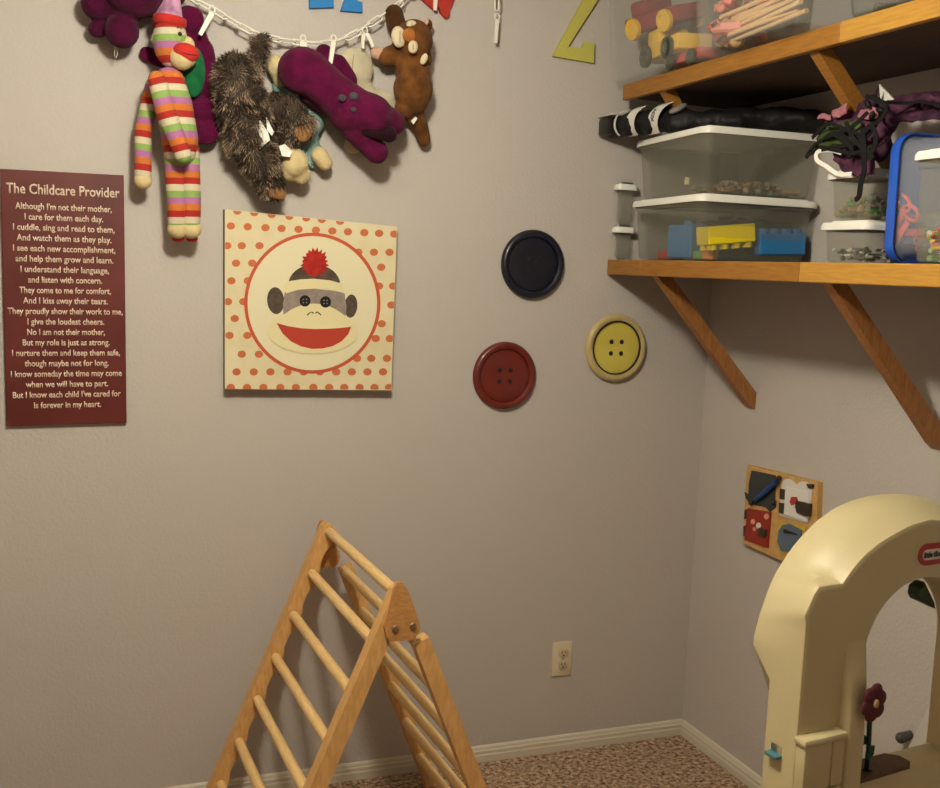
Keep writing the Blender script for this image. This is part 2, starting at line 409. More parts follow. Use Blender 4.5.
# ------------------------------------------------------------------ wall outlet
ALM = mat('almond outlet plastic', (.68,.60,.42,1), .4, .5); ALD = mat('tan receptacle face', (.58,.48,.32,1), .4, .5)
ox, oz = -.5116, .2556
t = thing('wall_outlet', 'almond double electrical outlet low on the back wall', 'outlet', (ox+.035, 0, oz))
bm = B(); box(bm, (ox+.035, -.003, oz+.0572), (.070, .006, .1143), .0025); obj('cover_plate', bm, ALM, t, True)
for dz in (.0385, .0775):
    bm = B(); M = Matrix.Translation((ox+.038, -.0055, oz+dz)) @ Matrix.Rotation(PI/2, 4, 'X'); lathe(bm, [(0.0175,0),(.0175,.0025),(.016,.0035),(0,.0035)], M, 28)
    o = obj('receptacle', bm, ALD, t, True)
    bm = B()
    for dx, h in ((-.006,.009),(.006,.007)): box(bm, (ox+.038+dx, -.0091, oz+dz+.003), (.0022,.0008,h))
    cyl(bm, (ox+.038, -.0087, oz+dz-.008), (ox+.038, -.0095, oz+dz-.008), .0026, n=10); obj('slot', bm, BLACK, o)
bm = B(); cyl(bm, (ox+.037,-.0055,oz+.058), (ox+.037,-.0082,oz+.058), .003, n=12); obj('screw', bm, STEEL, t, True)

# ------------------------------------------------------------------ wall letters
def wall_letter(name, label, pxpts, depth, m, wd=.014):
    pts = [W(x, y, depth+wd) for x, y in pxpts]
    c = sum(pts, Vector())/len(pts); zmin = min(p.z for p in pts)
    bm = B(); prism(bm, pts, (0, wd, 0))
    o = obj(name, bm, m, loc=(c.x, -depth, zmin)); tag(o, label, 'letter', 'painted wall letters'); return o
LY = mat('yellow green letter paint', (.50,.47,.10,1), .6, .3); LB = mat('blue letter paint', (.02,.19,.50,1), .6, .3); LR = mat('red letter paint', (.42,.03,.02,1), .6, .3)
wall_letter('wall_letter', 'yellow wooden letter Z high on the back wall', [(553.5,56),(594,63),(594.5,43),(584.5,42),(583,48),(568,46.5),(612,-22),(573,-28),(571,-8),(579,-6),(582,-13),(590,-12)], .001, LY)
wall_letter('wall_letter', 'blue wooden letter at the top edge above the toy chain', [(310,8),(334,7.2),(333.5,-6),(347,-6.5),(341,10.5),(362.5,12.3),(362.5,2),(357,1),(360,-14),(352,-40),(318,-42),(309,-20)], .001, LB)
wall_letter('wall_letter', 'red wooden letter at the top edge right of the brown cat', [(421,-2),(436,11.5),(439,6),(441,12.5),(446.5,18.5),(449.5,16),(450,9),(453,3.5),(456,-6),(440,-36),(424,-34)], .001, LR)

# ------------------------------------------------------------------ climbing triangle
Yf, Yn = -.115, -.730; AX, AZ, SL = -1.292, .828, .418
t = thing('climbing_triangle', 'wooden folding climbing triangle with dowel rungs standing against the back wall', 'climber', (AX, (Yf+Yn)/2, 0))
RWD, RTH, SH = .042, .038, .035
RZ = [.806 - i*.1163 for i in range(7)]
def rail(y, side, ztop):
    # outer edge is straight; the inner edge swells round every rung
    nrm = Vector((side/math.hypot(1,SL), 0, SL/math.hypot(1,SL))); d = Vector((side*SL, 0, -1)).normalized()
    ax = AX + (SH if side > 0 else 0)
    def outer(z): return Vector((ax + side*SL*(AZ-z), y, z))
    ins = []; N_ = 90
    for k in range(N_+1):
        z = ztop + (.004-ztop)*k/N_
        bump = max([max(0, 1-(abs(z-r_)/.042)**2) for r_ in RZ] + [0])
        wd = (.034 + (RWD-.034)*min(1, 1.5*bump)) if (side < 0 and y == Yf) else RWD-.003
        p = outer(z) - nrm*wd; ins.append(p)
    ins = [p for p in ins if p.z > .006]
    pts = [outer(ztop)] + [outer(.004)] + [Vector((ins[-1].x, y, .004))] + ins[::-1]
    if side < 0: pts = [outer(ztop) + Vector((.012,0,.006)), outer(ztop-.004)] + pts[1:]
    bm = B(); prism(bm, [p + Vector((0,-RTH/2,0)) for p in pts], (0,RTH,0)); obj('rail', bm, BIRCHR, t)
for y in (Yf, Yn):
    rail(y, -1, AZ-.002); rail(y, 1, AZ-.122)
def rung(x, z, side, r=.0135):
    bm = B(); cyl(bm, (x, Yf+.006, z), (x, Yn-.006, z), r, n=18); obj('rung', bm, BIRCHD, t, True)
for i in range(7): rung(AX - SL*(AZ-RZ[i]) + (.026 if i else .024), RZ[i], -1)
for i in range(1, 7): rung(AX + SH + SL*(AZ-RZ[i]) - .025, RZ[i]-.004, 1)
bpx = [(393.5,589),(397,582.5),(402,583),(407.7,591.7),(413.5,607),(419.7,627),(418,634),(412,640),(389.5,642),(386,637),(383.7,628),(388,616)]
for y, yo in ((Yn, -1), (Yf, 1)):
    yy = y + yo*(RTH/2+.0005)
    pts = [W(a, b, -(Yn-RTH/2-.012)) for a, b in bpx]
    bm = B(); prism(bm, [(p.x, yy, p.z-(.016 if yo > 0 else 0)) for p in pts], (0, yo*.012, 0))
    bp = obj('bracket_plate', bm, BRACK, t)
    for a, b in ((394.2,628.5),(412,626)):
        q = W(a, b, -(Yn-RTH/2-.012))
        bm = B(); M = Matrix.Translation((q.x, yy+yo*.012, q.z)) @ Matrix.Rotation(PI/2 if yo < 0 else -PI/2, 4, 'X')
        lathe(bm, [(.0085,0),(.0085,.002),(.0065,.0045),(0,.0055)], M, 16); obj('bolt', bm, STEEL, bp, True)

t.rotation_euler = (0,0,.024); t.location.x -= .006

# ------------------------------------------------------------------ wall shelves on the right wall
def shelf(label, xf, y0, z, th, braces, dirz, under, pieces):
    t = thing('wall_shelf', label, 'shelf', (0, y0-.8, z-th))
    y1 = -1.75
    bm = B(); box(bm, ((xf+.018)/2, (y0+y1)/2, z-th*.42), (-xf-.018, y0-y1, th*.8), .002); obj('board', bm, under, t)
    for ya, yb, m in pieces:
        bm = B(); box(bm, (xf+.010, (ya+yb)/2, z-th/2), (.020, ya-yb-.0004, th), .003); obj('edging', bm, m, t)
    for yb, zf, col in braces:
        if zf is None:      # short angled block under the front edge
            bm = B(); prism(bm, [(xf+.012,yb-.016,z-th*.8),(xf+.052,yb-.016,z-th*.8),(xf+.078,yb-.016,z-th-.030),(xf+.050,yb-.016,z-th-.038)], (0,.032,0)); obj('brace', bm, col, t); continue
        p1 = Vector((xf+.030, yb, z-th*.75)); p0 = Vector((.001, yb, zf)); d = (p1-p0).normalized()
        s = Vector((d.z, 0, -d.x)); w = .022; u = .016
        q = [p0 + Vector((-.001,0,-.012)), p0 + Vector((-.026,0,.004)), p1 + Vector((-.022,0,0)), p1 + Vector((.026,0,0)), p0 + Vector((-.001,0,.040))]
        bm = B(); prism(bm, [Vector((a.x, yb-u, a.z)) for a in q], (0, 2*u, 0)); obj('brace', bm, col, t)
    return t
ZL, TL, XL = 1.5995, .0465, -.392
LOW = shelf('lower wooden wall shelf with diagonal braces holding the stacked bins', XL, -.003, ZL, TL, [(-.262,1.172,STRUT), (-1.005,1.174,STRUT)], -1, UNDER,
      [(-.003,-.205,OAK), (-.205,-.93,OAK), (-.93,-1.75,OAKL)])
pu = RW(623, 85, .405)
XU, ZU, TU = -.405, pu.z, .046
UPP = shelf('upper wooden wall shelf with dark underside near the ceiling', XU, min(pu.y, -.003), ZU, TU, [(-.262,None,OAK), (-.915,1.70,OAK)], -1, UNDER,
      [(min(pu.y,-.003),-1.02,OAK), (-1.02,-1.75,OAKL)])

# ------------------------------------------------------------------ storage bins
def bin_body(bm, w, l, h, taper, r, th=.0025, ribs=False):
    def ring(k, z, inset): return [(x*1.0, y*1.0, z) for x, y in rrect(w-2*taper*(1-k)-2*inset, l-2*taper*(1-k)-2*inset, max(r-inset,.004))]
    outer = [ring(.0, .010, .008), ring(.0, .002, .014)]
    rings = [ring(0,0,.016), ring(0,.004,.004), ring(.03,.012,0), ring(.82,h*.86,0), ring(.83,h*.87,-.004), ring(1,h,-.004)]
    inner = [ring(1,h,-.004+th), ring(.83,h*.87+.001,-.004+th), ring(.82,h*.86,th), ring(.03,.014,th), ring(0,.006,.006), ring(0,.0035,.018)]
    loft(bm, rings+inner, True, True)
def bin_lid(bm, w, l, z, r, th=.011, lip=.016):
    def ring(g, zz): return [(x,y,zz) for x, y in rrect(w+2*g, l+2*g, r+g)]
    loft(bm, [ring(-.002,z-.002), ring(.008,z-lip+.004), ring(.0105,z-lip+.004), ring(.0105,z-.001), ring(.006,z+th*.55), ring(-.012,z+th*.6), ring(-.016,z+th), ring(-.03,z+th)], True, True)
def storage_bin(label, loc, rz, w, l, h, body, lidm, taper=.02, r=.03, group=None, lid=True, name='storage_bin', latch=None):
    t = thing(name, label, 'bin', loc, rz, group)
    bm = B(); bin_body(bm, w, l, h, taper, r); obj('bin_body', bm, body, t, True, world=False)
    if lid:
        bm = B(); bin_lid(bm, w, l, h, r); obj('lid', bm, lidm, t, True, world=False)
    return t
TH = math.radians(-5)
BW, BL_ = .360, .425
def bin_center():    # near-left lid corner is surveyed at (-.385,-.462)
    a = Vector((math.cos(TH), math.sin(TH))); b = Vector((-math.sin(TH), math.cos(TH)))
    c = Vector((-.394, -.497)) + a*(BW/2+.0105) + b*(BL_/2+.0105); return c
bc = bin_center()
storage_bin('big clear bin of large blocks, bottom of the stack by the corner', (bc.x, bc.y, ZL), TH, BW, BL_, .172, CLEAR, LIDW, .013, .024, 'large clear bins')
H2 = ZL+.172+.011
storage_bin('big clear bin of wooden pieces, top of the stack by the corner', (bc.x+.003, bc.y, H2), TH, BW, BL_, .170, CLEAR, LIDW, .013, .024, 'large clear bins')
def in_bin(u, v, z, base=ZL):
    a = Vector((math.cos(TH), math.sin(TH), 0)); b = Vector((-math.sin(TH), math.cos(TH), 0))
    return Vector((bc.x, bc.y, base+z)) + a*u + b*v
# contents of the lower bin
YB = mat('yellow block plastic', (.85,.66,.01,1), .4, .5); BB = mat('blue block plastic', (.02,.17,.42,1), .4, .5); RB = mat('red toy plastic', (.52,.03,.02,1), .4, .5)
GB = mat('green toy plastic', (.10,.30,.06,1), .4, .5); OB = mat('orange toy plastic', (.65,.20,.05,1), .4, .5)
def block(label, c, rz, nx, ny, s, h, m, tilt=0):
    M = Matrix.Translation(c) @ Matrix.Rotation(rz, 4, 'Z') @ Matrix.Rotation(tilt, 4, 'Y')
    bm = B(); box(bm, (0,0,h/2), (nx*s, ny*s, h), .003)
    for i in range(nx):
        for j in range(ny):
            x, y = (i-(nx-1)/2)*s, (j-(ny-1)/2)*s
            cyl(bm, (x,y,h-.001), (x,y,h+s*.40), s*.40, n=18)
    bmesh.ops.transform(bm, matrix=Matrix.Rotation(rz,4,'Z') @ Matrix.Rotation(tilt,4,'Y'), verts=bm.verts)
    o = obj('toy_block', bm, m, world=True); o.location = c
    return tag(o, label, 'toy block', 'toy blocks in the bottom big bin')
block('yellow studded toy block lying inside the bottom big bin', in_bin(-.075, -.168, .102), TH+.0, 4, 2, .036, .050, YB, PI-.12)
block('blue studded toy block inside the bottom big bin, right of the yellow one', in_bin(.090, -.168, .028), TH+.0, 4, 2, .036, .058, BB, -.05)
bm = B(); box(bm, (0,0,.0), (.075,.09,.095), .006, (.3,'Z')); cyl(bm, (0,0,.047), (0,0,.060), .014); o = obj('toy_block', bm, BB); o.location = in_bin(-.115, -.03, .056); tag(o, 'dark blue toy block deep inside the bottom big bin', 'toy block', 'toy blocks in the bottom big bin')
bm = B(); box(bm, (0,0,.0), (.036,.036,.030), .004, (.5,'Z')); cyl(bm, (0,0,.0145), (0,0,.025), .011); o = obj('toy_block', bm, OB); o.location = in_bin(-.105, -.150, .020); tag(o, 'small orange toy block under the yellow one in the bottom big bin', 'toy block', 'toy blocks in the bottom big bin')
bm = B(); box(bm, (0,0,.0), (.055,.05,.026), .004, (.2,'Z')); 
for a in (-.013,.013): cyl(bm, (a,0,.0125), (a,0,.022), .008)
o = obj('toy_block', bm, GB); o.location = in_bin(-.09, -.095, .018); tag(o, 'flat green toy block at the left inside the bottom big bin', 'toy block', 'toy blocks in the bottom big bin')
bm = B(); box(bm, (0,0,.0), (.05,.075,.024), .004, (.1,'Z'))
for a in (-.018,.018): cyl(bm, (0,a,.0115), (0,a,.021), .010)
o = obj('toy_block', bm, RB); o.location = in_bin(-.118, .06, .017); tag(o, 'red toy block in the far left corner of the bottom big bin', 'toy block', 'toy blocks in the bottom big bin')
bm = B(); box(bm, (0,0,.0), (.20,.20,.115), .006)
for a in (-.06,.0,.06): cyl(bm, (a,0,.057), (a,0,.070), .018)
o = obj('toy_block', bm, mat('dark teal toy plastic', (.015,.05,.09,1), .5)); o.location = in_bin(.065, -.018, .064); tag(o, 'dark teal block at the back of the bottom big bin', 'toy block', 'toy blocks in the bottom big bin')
def rubble(name, label, cat, boxes, n, sizes, mats_, seed=1, parent=None):
    random.seed(seed); bm = B(); lo, hi = boxes
    for k in range(n):
        s = random.uniform(*sizes); c = (random.uniform(lo[0],hi[0]), random.uniform(lo[1],hi[1]), random.uniform(lo[2],hi[2]))
        n0 = len(bm.faces)
        R_ = Matrix.Rotation(random.uniform(0,PI),4,'Z') @ Matrix.Rotation(random.uniform(-.6,.6),4,'X')
        q = random.random()
        if q < .5: box(bm, c, (s*random.uniform(.8,2.2), s*.7, s*.55), s*.12, R_, 1)
        elif q < .8: cyl(bm, Vector(c)-R_@Vector((s*.6,0,0)), Vector(c)+R_@Vector((s*.6,0,0)), s*.32, n=8)
        else: ball(bm, c, s*.45, n=8)
        setmat(bm, n0, random.randrange(len(mats_)))
    o = obj(name, bm, mats_, world=False); o['kind'] = 'stuff'; o['label'] = label; o['category'] = cat
    return o
TAN = mat('tan wooden toy pieces', (.38,.24,.12,1), .6); BRN = mat('brown wooden toy pieces', (.16,.08,.035,1), .6); GRY = mat('grey green toy pieces', (.16,.17,.12,1), .6)
o = rubble('wooden_pieces', 'jumble of tan and brown wooden pieces in the top big bin', 'toy pieces', ((-.06,-.148,.012),(.145,.10,.045)), 150, (.014,.028), [TAN,BRN,BRN,GRY], 4)
o.location = (bc.x+.003, bc.y, H2); o.rotation_euler = (0,0,TH)
bm = B(); box(bm, (0,0,0), (.011,.010,.020), .002); o = obj('yellow_tile', bm, mat('pale yellow tile', (.75,.66,.30,1), .5)); o.location = in_bin(-.158, -.085, .040, H2); tag(o, 'small pale yellow tile against the left side of the top big bin', 'tile')

# little bins at the back, seen left of the big stack
for (px, py, h, lb) in ((612, 229, .095, 'small clear bin in the corner behind the big stack, lower of two'), ):
    pass
rb0 = (-.335, -.075)
SMB = dict(w=.17, l=.115, h=.098)
storage_bin('small white-lidded bin squeezed in the corner behind the big stack, lower of two', (-.282, -.0735+.006, ZL), 0, .17, .105, .098, CLEAR, LIDW, .010, .018, 'small bins in the corner') if False else None
# right-hand small bins
SBX = -.212
storage_bin('small clear bin of white bits, lower one left of the blue-lidded bin', (SBX, -.930, ZL), 0, .120, .150, .092, CLEAR, LIDW, .006, .016, 'small bins beside the blue bin')
ZS = ZL+.092+.0115
storage_bin('small clear bin under the purple fabric bundle, stacked on another small bin', (SBX-.002, -.934, ZS), 0, .116, .140, .108, CLEAR, LIDW, .008, .016, 'small bins beside the blue bin')
WB = mat('white toy bits', (.72,.69,.60,1), .5)
o = rubble('white_bits', 'white and black toy bits in the lower small bin', 'toy pieces', ((-.046,-.058,.010),(.04,.058,.038)), 60, (.008,.017), [WB,BLACK,BLACK], 8); o.location = (SBX,-.930,ZL)
o = rubble('tan_bits', 'tan and green toy bits in the upper small bin', 'toy pieces', ((-.042,-.054,.012),(.04,.052,.055)), 70, (.010,.020), [TAN,GB,GRY,TAN], 9); o.location = (SBX-.002,-.934,ZS)

# blue-lidded bin standing on its side
bx = -.272
t = thing('storage_bin', 'clear bin with a bright blue lid, standing on its side', 'bin', (bx+.13, -1.04, ZL))
MB_ = Matrix.Translation((bx+.1225, -1.068, ZL+.1475)) @ Matrix.Rotation(math.radians(-1.2),4,'X') @ Matrix.Rotation(-PI/2, 4, 'X')   # local +z (opening) -> +y
bm = B(); bin_body(bm, .225, .27, .150, .010, .035); bmesh.ops.transform(bm, matrix=MB_ @ Matrix.Translation((0,0,-.150)), verts=bm.verts); obj('bin_body', bm, CLEARB, t, True)
bm = B(); bin_lid(bm, .225, .27, .0, .035, .016, .026); bmesh.ops.transform(bm, matrix=MB_, verts=bm.verts); obj('lid', bm, LIDB, t, True, label='bright blue lid')
# white-lidded bin at far right
storage_bin('white-lidded clear bin at the right edge of the lower shelf', (-.338, -1.372, ZL), 0, .078, .240, .219, CLEAR, LIDW, .006, .016, None)
o = rubble('coloured_bits', 'red, yellow and pale green toy bits in the white-lidded bin at the right edge', 'toy pieces', ((-.022,-.100,.012),(.018,.100,.085)), 100, (.014,.030), [RB,YB,mat('pale green toy', (.35,.50,.25,1), .5),WB,GB], 5); o.location = (-.338,-1.372,ZL)
# scissors inside the blue bin
SCI = mat('coral red scissor plastic', (.72,.085,.05,1), .4)
SX = -.250
t = thing('scissors', 'red handled scissors seen inside the blue-lidded bin', 'scissors', (SX, -1.09, ZL+.03))
def sp(px, py): return RW(px, py, -SX)
bm = B()
for cx_, cy_, a_ in ((903,203,.55),(911,213,.75)):
    tube(bm, [sp(cx_+6.0*math.cos(q_)*math.cos(a_)-9.5*math.sin(q_)*math.sin(-a_), cy_+6.0*math.cos(q_)*math.sin(-a_)*-1*-1+9.5*math.sin(q_)*math.cos(a_)) for q_ in [2*PI*k/18 for k in range(18)]], .0038, 8, True)
obj('handle', bm, SCI, t, True)
bm = B(); ribbon(bm, [sp(903,212), sp(896,228), sp(888,250)], (1,0,0), [.016,.020,.010], .004); ribbon(bm, [sp(908,222), sp(899,236), sp(890,252)], (1,0,0), [.014,.018,.008], .004); obj('blade', bm, SCI, t)
o = rubble('navy_toys', 'heap of dark blue and red toy pieces at the bottom of the blue-lidded bin', 'toy pieces', ((.04,-1.195,.025),(.20,-1.085,.11)), 70, (.02,.036), [mat('navy toy', (.02,.03,.10,1), .5),mat('navy toy b', (.03,.04,.13,1), .5),RB], 12); o.location = (bx, 0, ZL)

# corner small bins (behind the big stack, close to the back wall)
def corner_bin(label, z, h):
    return storage_bin(label, (-.352, -.0215, z), 0, .050, .020, h, CLEAR, LIDW, .001, .004, 'small bins in the corner')
corner_bin('small white-lidded bin in the corner behind the big stack, lower of two', ZL, .096)
corner_bin('small white-lidded bin in the corner behind the big stack, upper of two', ZL+.1085, .118)

# upper-shelf bins
def top_bin(label, x, y, z, w, l, h, tilt=0):
    t = storage_bin(label, (x, y, z), 0, w, l, h, CLEART, LIDW, .02, .035, 'large clear bins on the upper shelf', lid=False)
    t.rotation_euler = (0, tilt, 0); return t
UZ = ZU
top_bin('clear bin of red and yellow toy vehicles, left end of the upper shelf', -.272, -.252, UZ, .39, .46, .30)
top_bin('clear bin of sticks and pink toys, middle of the upper shelf', -.285, -.745, UZ, .41, .46, .30)
top_bin('clear bin with dark green contents, right on the upper shelf', -.250, -1.24, UZ, .36, .44, .28)
PUR = mat('maroon toy plastic', (.22,.02,.03,1), .45); YL = mat('deep yellow plastic', (.70,.43,.03,1), .45); DG = mat('dark green black plastic', (.03,.035,.02,1), .5)
def vehicle(label, c, rz, L, body, wheel, tilt=0):
    t = thing('toy_truck', label, 'toy vehicle', c); t.rotation_euler = (tilt, 0, rz); ROOTLOC[t] = Vector((0,0,0))
    bm = B(); box(bm, (0,0,L*.16), (L, L*.44, L*.18), L*.03); box(bm, (L*.22,0,L*.32), (L*.34, L*.40, L*.2), L*.05); obj('truck_body', bm, body, t, True)
    for sx in (-.3,.3):
        for sy in (-1,1):
            bm = B(); M = Matrix.Translation((sx*L, sy*L*.22, L*.11)) @ Matrix.Rotation(-sy*PI/2, 4, 'X')
            lathe(bm, [(0,0),(L*.12,0),(L*.13,L*.02),(L*.12,L*.06),(L*.07,L*.065),(L*.06,L*.05),(0,L*.05)], M, 20); obj('wheel', bm, wheel, t, True)
    return t
vehicle('red toy truck with yellow wheels inside the left upper bin', (-.372,-.240,UZ+.125), PI/2+.12, .24, PUR, YL, -.25)
vehicle('yellow toy truck with dark load inside the left upper bin', (-.372,-.300,UZ+.030), PI/2-.12, .24, YL, DG, -.05)
vehicle('flat red toy truck under the yellow one in the left upper bin', (-.360,-.375,UZ+.006), PI/2+.0, .17, RB, DG, 0)
bm = B()
for k in range(9):
    random.seed(20+k); y = -.62-.03*k; 
    tube(bm, [(-.43+random.uniform(-.01,.02), -.60-random.uniform(0,.05), UZ+.03+k*.007), (-.42+random.uniform(0,.03), -.84-random.uniform(0,.06), UZ+.05+k*.008)], .006, 8)
STK = mat('pale wooden sticks', (.62,.40,.20,1), .6); o = obj('wooden_sticks', bm, STK, loc=(-.43,-.74,UZ+.03)); tag(o, 'bunch of pale sticks inside the middle upper bin', 'sticks', kind='stuff')
PK = mat('pink toy plastic', (.60,.20,.16,1), .5)
o = rubble('pink_toys', 'pile of pink and red toys on the left in the middle upper bin', 'toy pieces', ((-.44,-.645,.03),(-.30,-.555,.14)), 26, (.03,.05), [PK,PK,RB,STK,DG], 31); o.location = (0,0,UZ)
o = rubble('green_toys', 'dark green toys inside the right upper bin', 'toy pieces', ((-.38,-1.40,.02),(-.15,-1.06,.10)), 40, (.03,.06), [DG,GRY], 33); o.location = (0,0,UZ)

# ------------------------------------------------------------------ black bag on the top big bin
ZT = H2+.170+.011
t = thing('folded_bag', 'long black nylon bag with white labels lying on the top big bin', 'bag', (-.30, -.35, ZT))
bm = B()
P0 = [(-.415,-.040,.032,.030),(-.395,-.12,.034,.035),(-.365,-.20,.036,.037),(-.335,-.265,.034,.035),(-.29,-.33,.027,.026),(-.22,-.40,.026,.025)]
for (x0,y0,z0,r0),(x1,y1,z1,r1) in zip(P0,P0[1:]): caps(bm, (x0,y0,ZT+z0+.004), r0, (x1,y1,ZT+z1+.004), r1)
for x,y,r in ((-.24,-.30,.034),(-.17,-.36,.040),(-.10,-.43,.038),(-.11,-.30,.040),(-.06,-.47,.032)): ball(bm, (x,y,ZT+r+.002), (.08,.075,r))
bm = remeshed(bm, .006, 3)
for v in bm.verts:
    n = mnoise.noise(v.co*20)*.011 + mnoise.noise(v.co*60)*.003
    v.co += Vector((n, n*.5, n)) 
    v.co.z = max(v.co.z, ZT+.002)
obj('bag_cloth', bm, NYLON, t, 'all')
bm = B(); box(bm, (-.425,-.040,ZT+.033), (.060,.056,.050), .006); obj('end_cap', bm, BLACK, t, True)
bm = B(); box(bm, (-.420,-.052,ZT+.066), (.070,.090,.006), .002); obj('pale_flap', bm, mat('pale grey flap', (.50,.47,.42,1), .5), t, label='pale flap on the bag end')
LBL = mat('white label', (.72,.70,.66,1), .5)
def bag_band(y, w, xoff, zc, r, a0, a1, shear=0):
    b_ = B(); n = 9; pts = []
    for k in range(n):
        a = a0+(a1-a0)*k/(n-1); pts.append((a, Vector((xoff - r*math.cos(a), y + shear*(k/(n-1)-.5), zc + r*math.sin(a)))))
    rings = []
    for a, p in pts:
        nr = Vector((-math.cos(a),0,math.sin(a)))
        rings.append([b_.verts.new(p+Vector((0,w/2,0))), b_.verts.new(p+Vector((0,w/2,0))+nr*.002), b_.verts.new(p+Vector((0,-w/2,0))+nr*.002), b_.verts.new(p+Vector((0,-w/2,0)))])
    for i in range(n-1):
        for k in range(4): b_.faces.new([rings[i][k], rings[i][(k+1)%4], rings[i+1][(k+1)%4], rings[i+1][k]])
    b_.faces.new(rings[0]); b_.faces.new(rings[-1][::-1])
    return b_
obj('white_band', bag_band(-.092,.008,-.402,ZT+.038,.0395,-1.0,1.5), LBL, t)
l1 = obj('white_label', bag_band(-.155,.050,-.382,ZT+.040,.0430,-1.1,1.2,-.03), LBL, t)
l2 = obj('white_label', bag_band(-.235,.060,-.350,ZT+.040,.0450,-1.0,1.3,-.045), LBL, t)
lettering('VOX', .040, BLACK, l2, lambda u, v, w: Vector((-.350-(.0472+w)*math.cos(.25-u*22), -.235+v*1.0, ZT+.040+(.0472+w)*math.sin(.25-u*22))), height=.022, bold=.03)
bm = B(); ball(bm, (-.350,-.292,ZT+.066), (.030,.022,.010), Matrix.Rotation(-.5,4,'Y'), n=14); obj('grey_patch', bm, mat('grey shiny patch', (.22,.20,.18,1), .3), t, 'all')

# ------------------------------------------------------------------ fabric bundle
PURF = mat('purple patterned fabric', (.028,.008,.020,1), .8, .2, col2=(.095,.030,.066,1), vscale=38)
GRNF = mat('olive green fabric', (.05,.075,.02,1), .8, .2, var=.3, vscale=25); PNKF = mat('dusty pink fabric', (.35,.13,.16,1), .8)
zb = ZS+.108+.0125
t = thing('fabric_bundle', 'crumpled bundle of purple and green fabric with black straps on the small bins', 'fabric bundle', (-.22,-.95,zb))
def sheet(pix, seed, amp, m, name, sub=5, th=.0022, label=None):
    """one crumpled flap of cloth: a survey outline grid (rows of px,py,depth) pushed into folds"""
    rows = [[RW(x, y, d) for x, y, d in row] for row in pix]; R_, C_ = len(rows), len(rows[0]); N_ = sub
    def P(u, v):
        i = min(int(u), R_-2); j = min(int(v), C_-2); fu, fv = u-i, v-j
        return (rows[i][j]*(1-fu)*(1-fv) + rows[i+1][j]*fu*(1-fv) + rows[i][j+1]*(1-fu)*fv + rows[i+1][j+1]*fu*fv)
    nu, nv = (R_-1)*N_, (C_-1)*N_; off = Vector((seed*3.7, seed*1.3, seed*.7)); g = []
    for a in range(nu+1):
        r_ = []
        for b_ in range(nv+1):
            p = P(a/N_, b_/N_); q = p*1.0
            f = mnoise.noise(q*26+off); h_ = mnoise.noise(q*60+off*2)
            r_.append(p + Vector((-abs(f)*amp*2.2 + h_*amp*.6, f*amp*.7, (abs(mnoise.noise(q*22-off))-.25)*amp*1.6)))
        g.append(r_)
    bm = B(); V = [[bm.verts.new(p) for p in r_] for r_ in g]
    for a in range(nu):
        for b_ in range(nv): bm.faces.new([V[a][b_], V[a][b_+1], V[a+1][b_+1], V[a+1][b_]])
    bmesh.ops.recalc_face_normals(bm, faces=bm.faces[:])
    bmesh.ops.solidify(bm, geom=bm.faces[:], thickness=th)
    return obj(name, bm, m, t, 'all', label=label)
# heap: a crumpled core with flaps over it
bm = B()
for px, py, d, rx, ry, rz in [(850,140,.23,.05,.05,.022),(868,140,.22,.05,.06,.026),(842,135,.25,.035,.045,.020),(872,122,.20,.045,.055,.026),(862,118,.22,.03,.035,.024),(892,110,.17,.04,.07,.022),(920,104,.15,.04,.09,.018)]:
    ball(bm, RW(px, py, d), (rx,ry,rz))
for px, py, d, r_ in ((876,135,.24,.032),(880,148,.25,.028),(884,122,.20,.034)): ball(bm, RW(px,py,d), (r_,r_*1.1,r_))
bm = remeshed(bm, .005, 1)
for v in bm.verts:
    f = abs(mnoise.noise(v.co*30)); v.co += Vector((-.012*f, .008*mnoise.noise(v.co*44), (.3-f)*.030)); v.co.z = max(v.co.z, zb+.0015)
obj('purple_cloth', bm, PURF, t, 'all')
sheet([[(838,116,.26),(858,108,.26),(880,86,.22)],[(826,124,.28),(852,122,.28),(874,112,.24)],[(840,134,.29),(858,134,.29),(872,128,.26)]], 2, .012, PURF, 'purple_flap')
sheet([[(832,150,.285),(852,150,.285),(876,140,.270)],[(836,160,.292),(856,164,.292),(876,160,.280)],[(842,170,.294),(858,177,.294),(876,174,.284)]], 4, .010, PURF, 'purple_flap')
sheet([[(872,96,.20),(895,104,.17),(930,100,.15),(960,99,.14)],[(872,112,.22),(895,114,.19),(930,112,.16),(960,112,.14)],[(878,124,.22),(900,122,.19),(930,120,.16),(960,120,.14)]], 6, .010, PURF, 'purple_flap')
sheet([[(828,126,.285),(846,120,.285),(862,120,.28)],[(820,138,.295),(842,132,.295),(864,132,.285)],[(822,148,.295),(844,144,.295),(862,142,.288)]], 9, .010, GRNF, 'green_flap')
sheet([[(816,144,.290),(832,142,.292),(846,146,.292)],[(814,152,.292),(830,152,.296),(848,152,.295)]], 12, .008, GRNF, 'green_flap')
sheet([[(836,110,.285),(850,106,.285)],[(838,117,.29),(850,114,.29)]], 14, .014, PNKF, 'pink_flap')
sheet([[(862,108,.262),(878,110,.25)],[(862,118,.27),(878,117,.26)]], 15, .014, PNKF, 'pink_flap')
sheet([[(820,116,.285),(832,114,.285)],[(820,121,.29),(832,119,.29)]], 16, .010, PNKF, 'pink_flap')
random.seed(11)
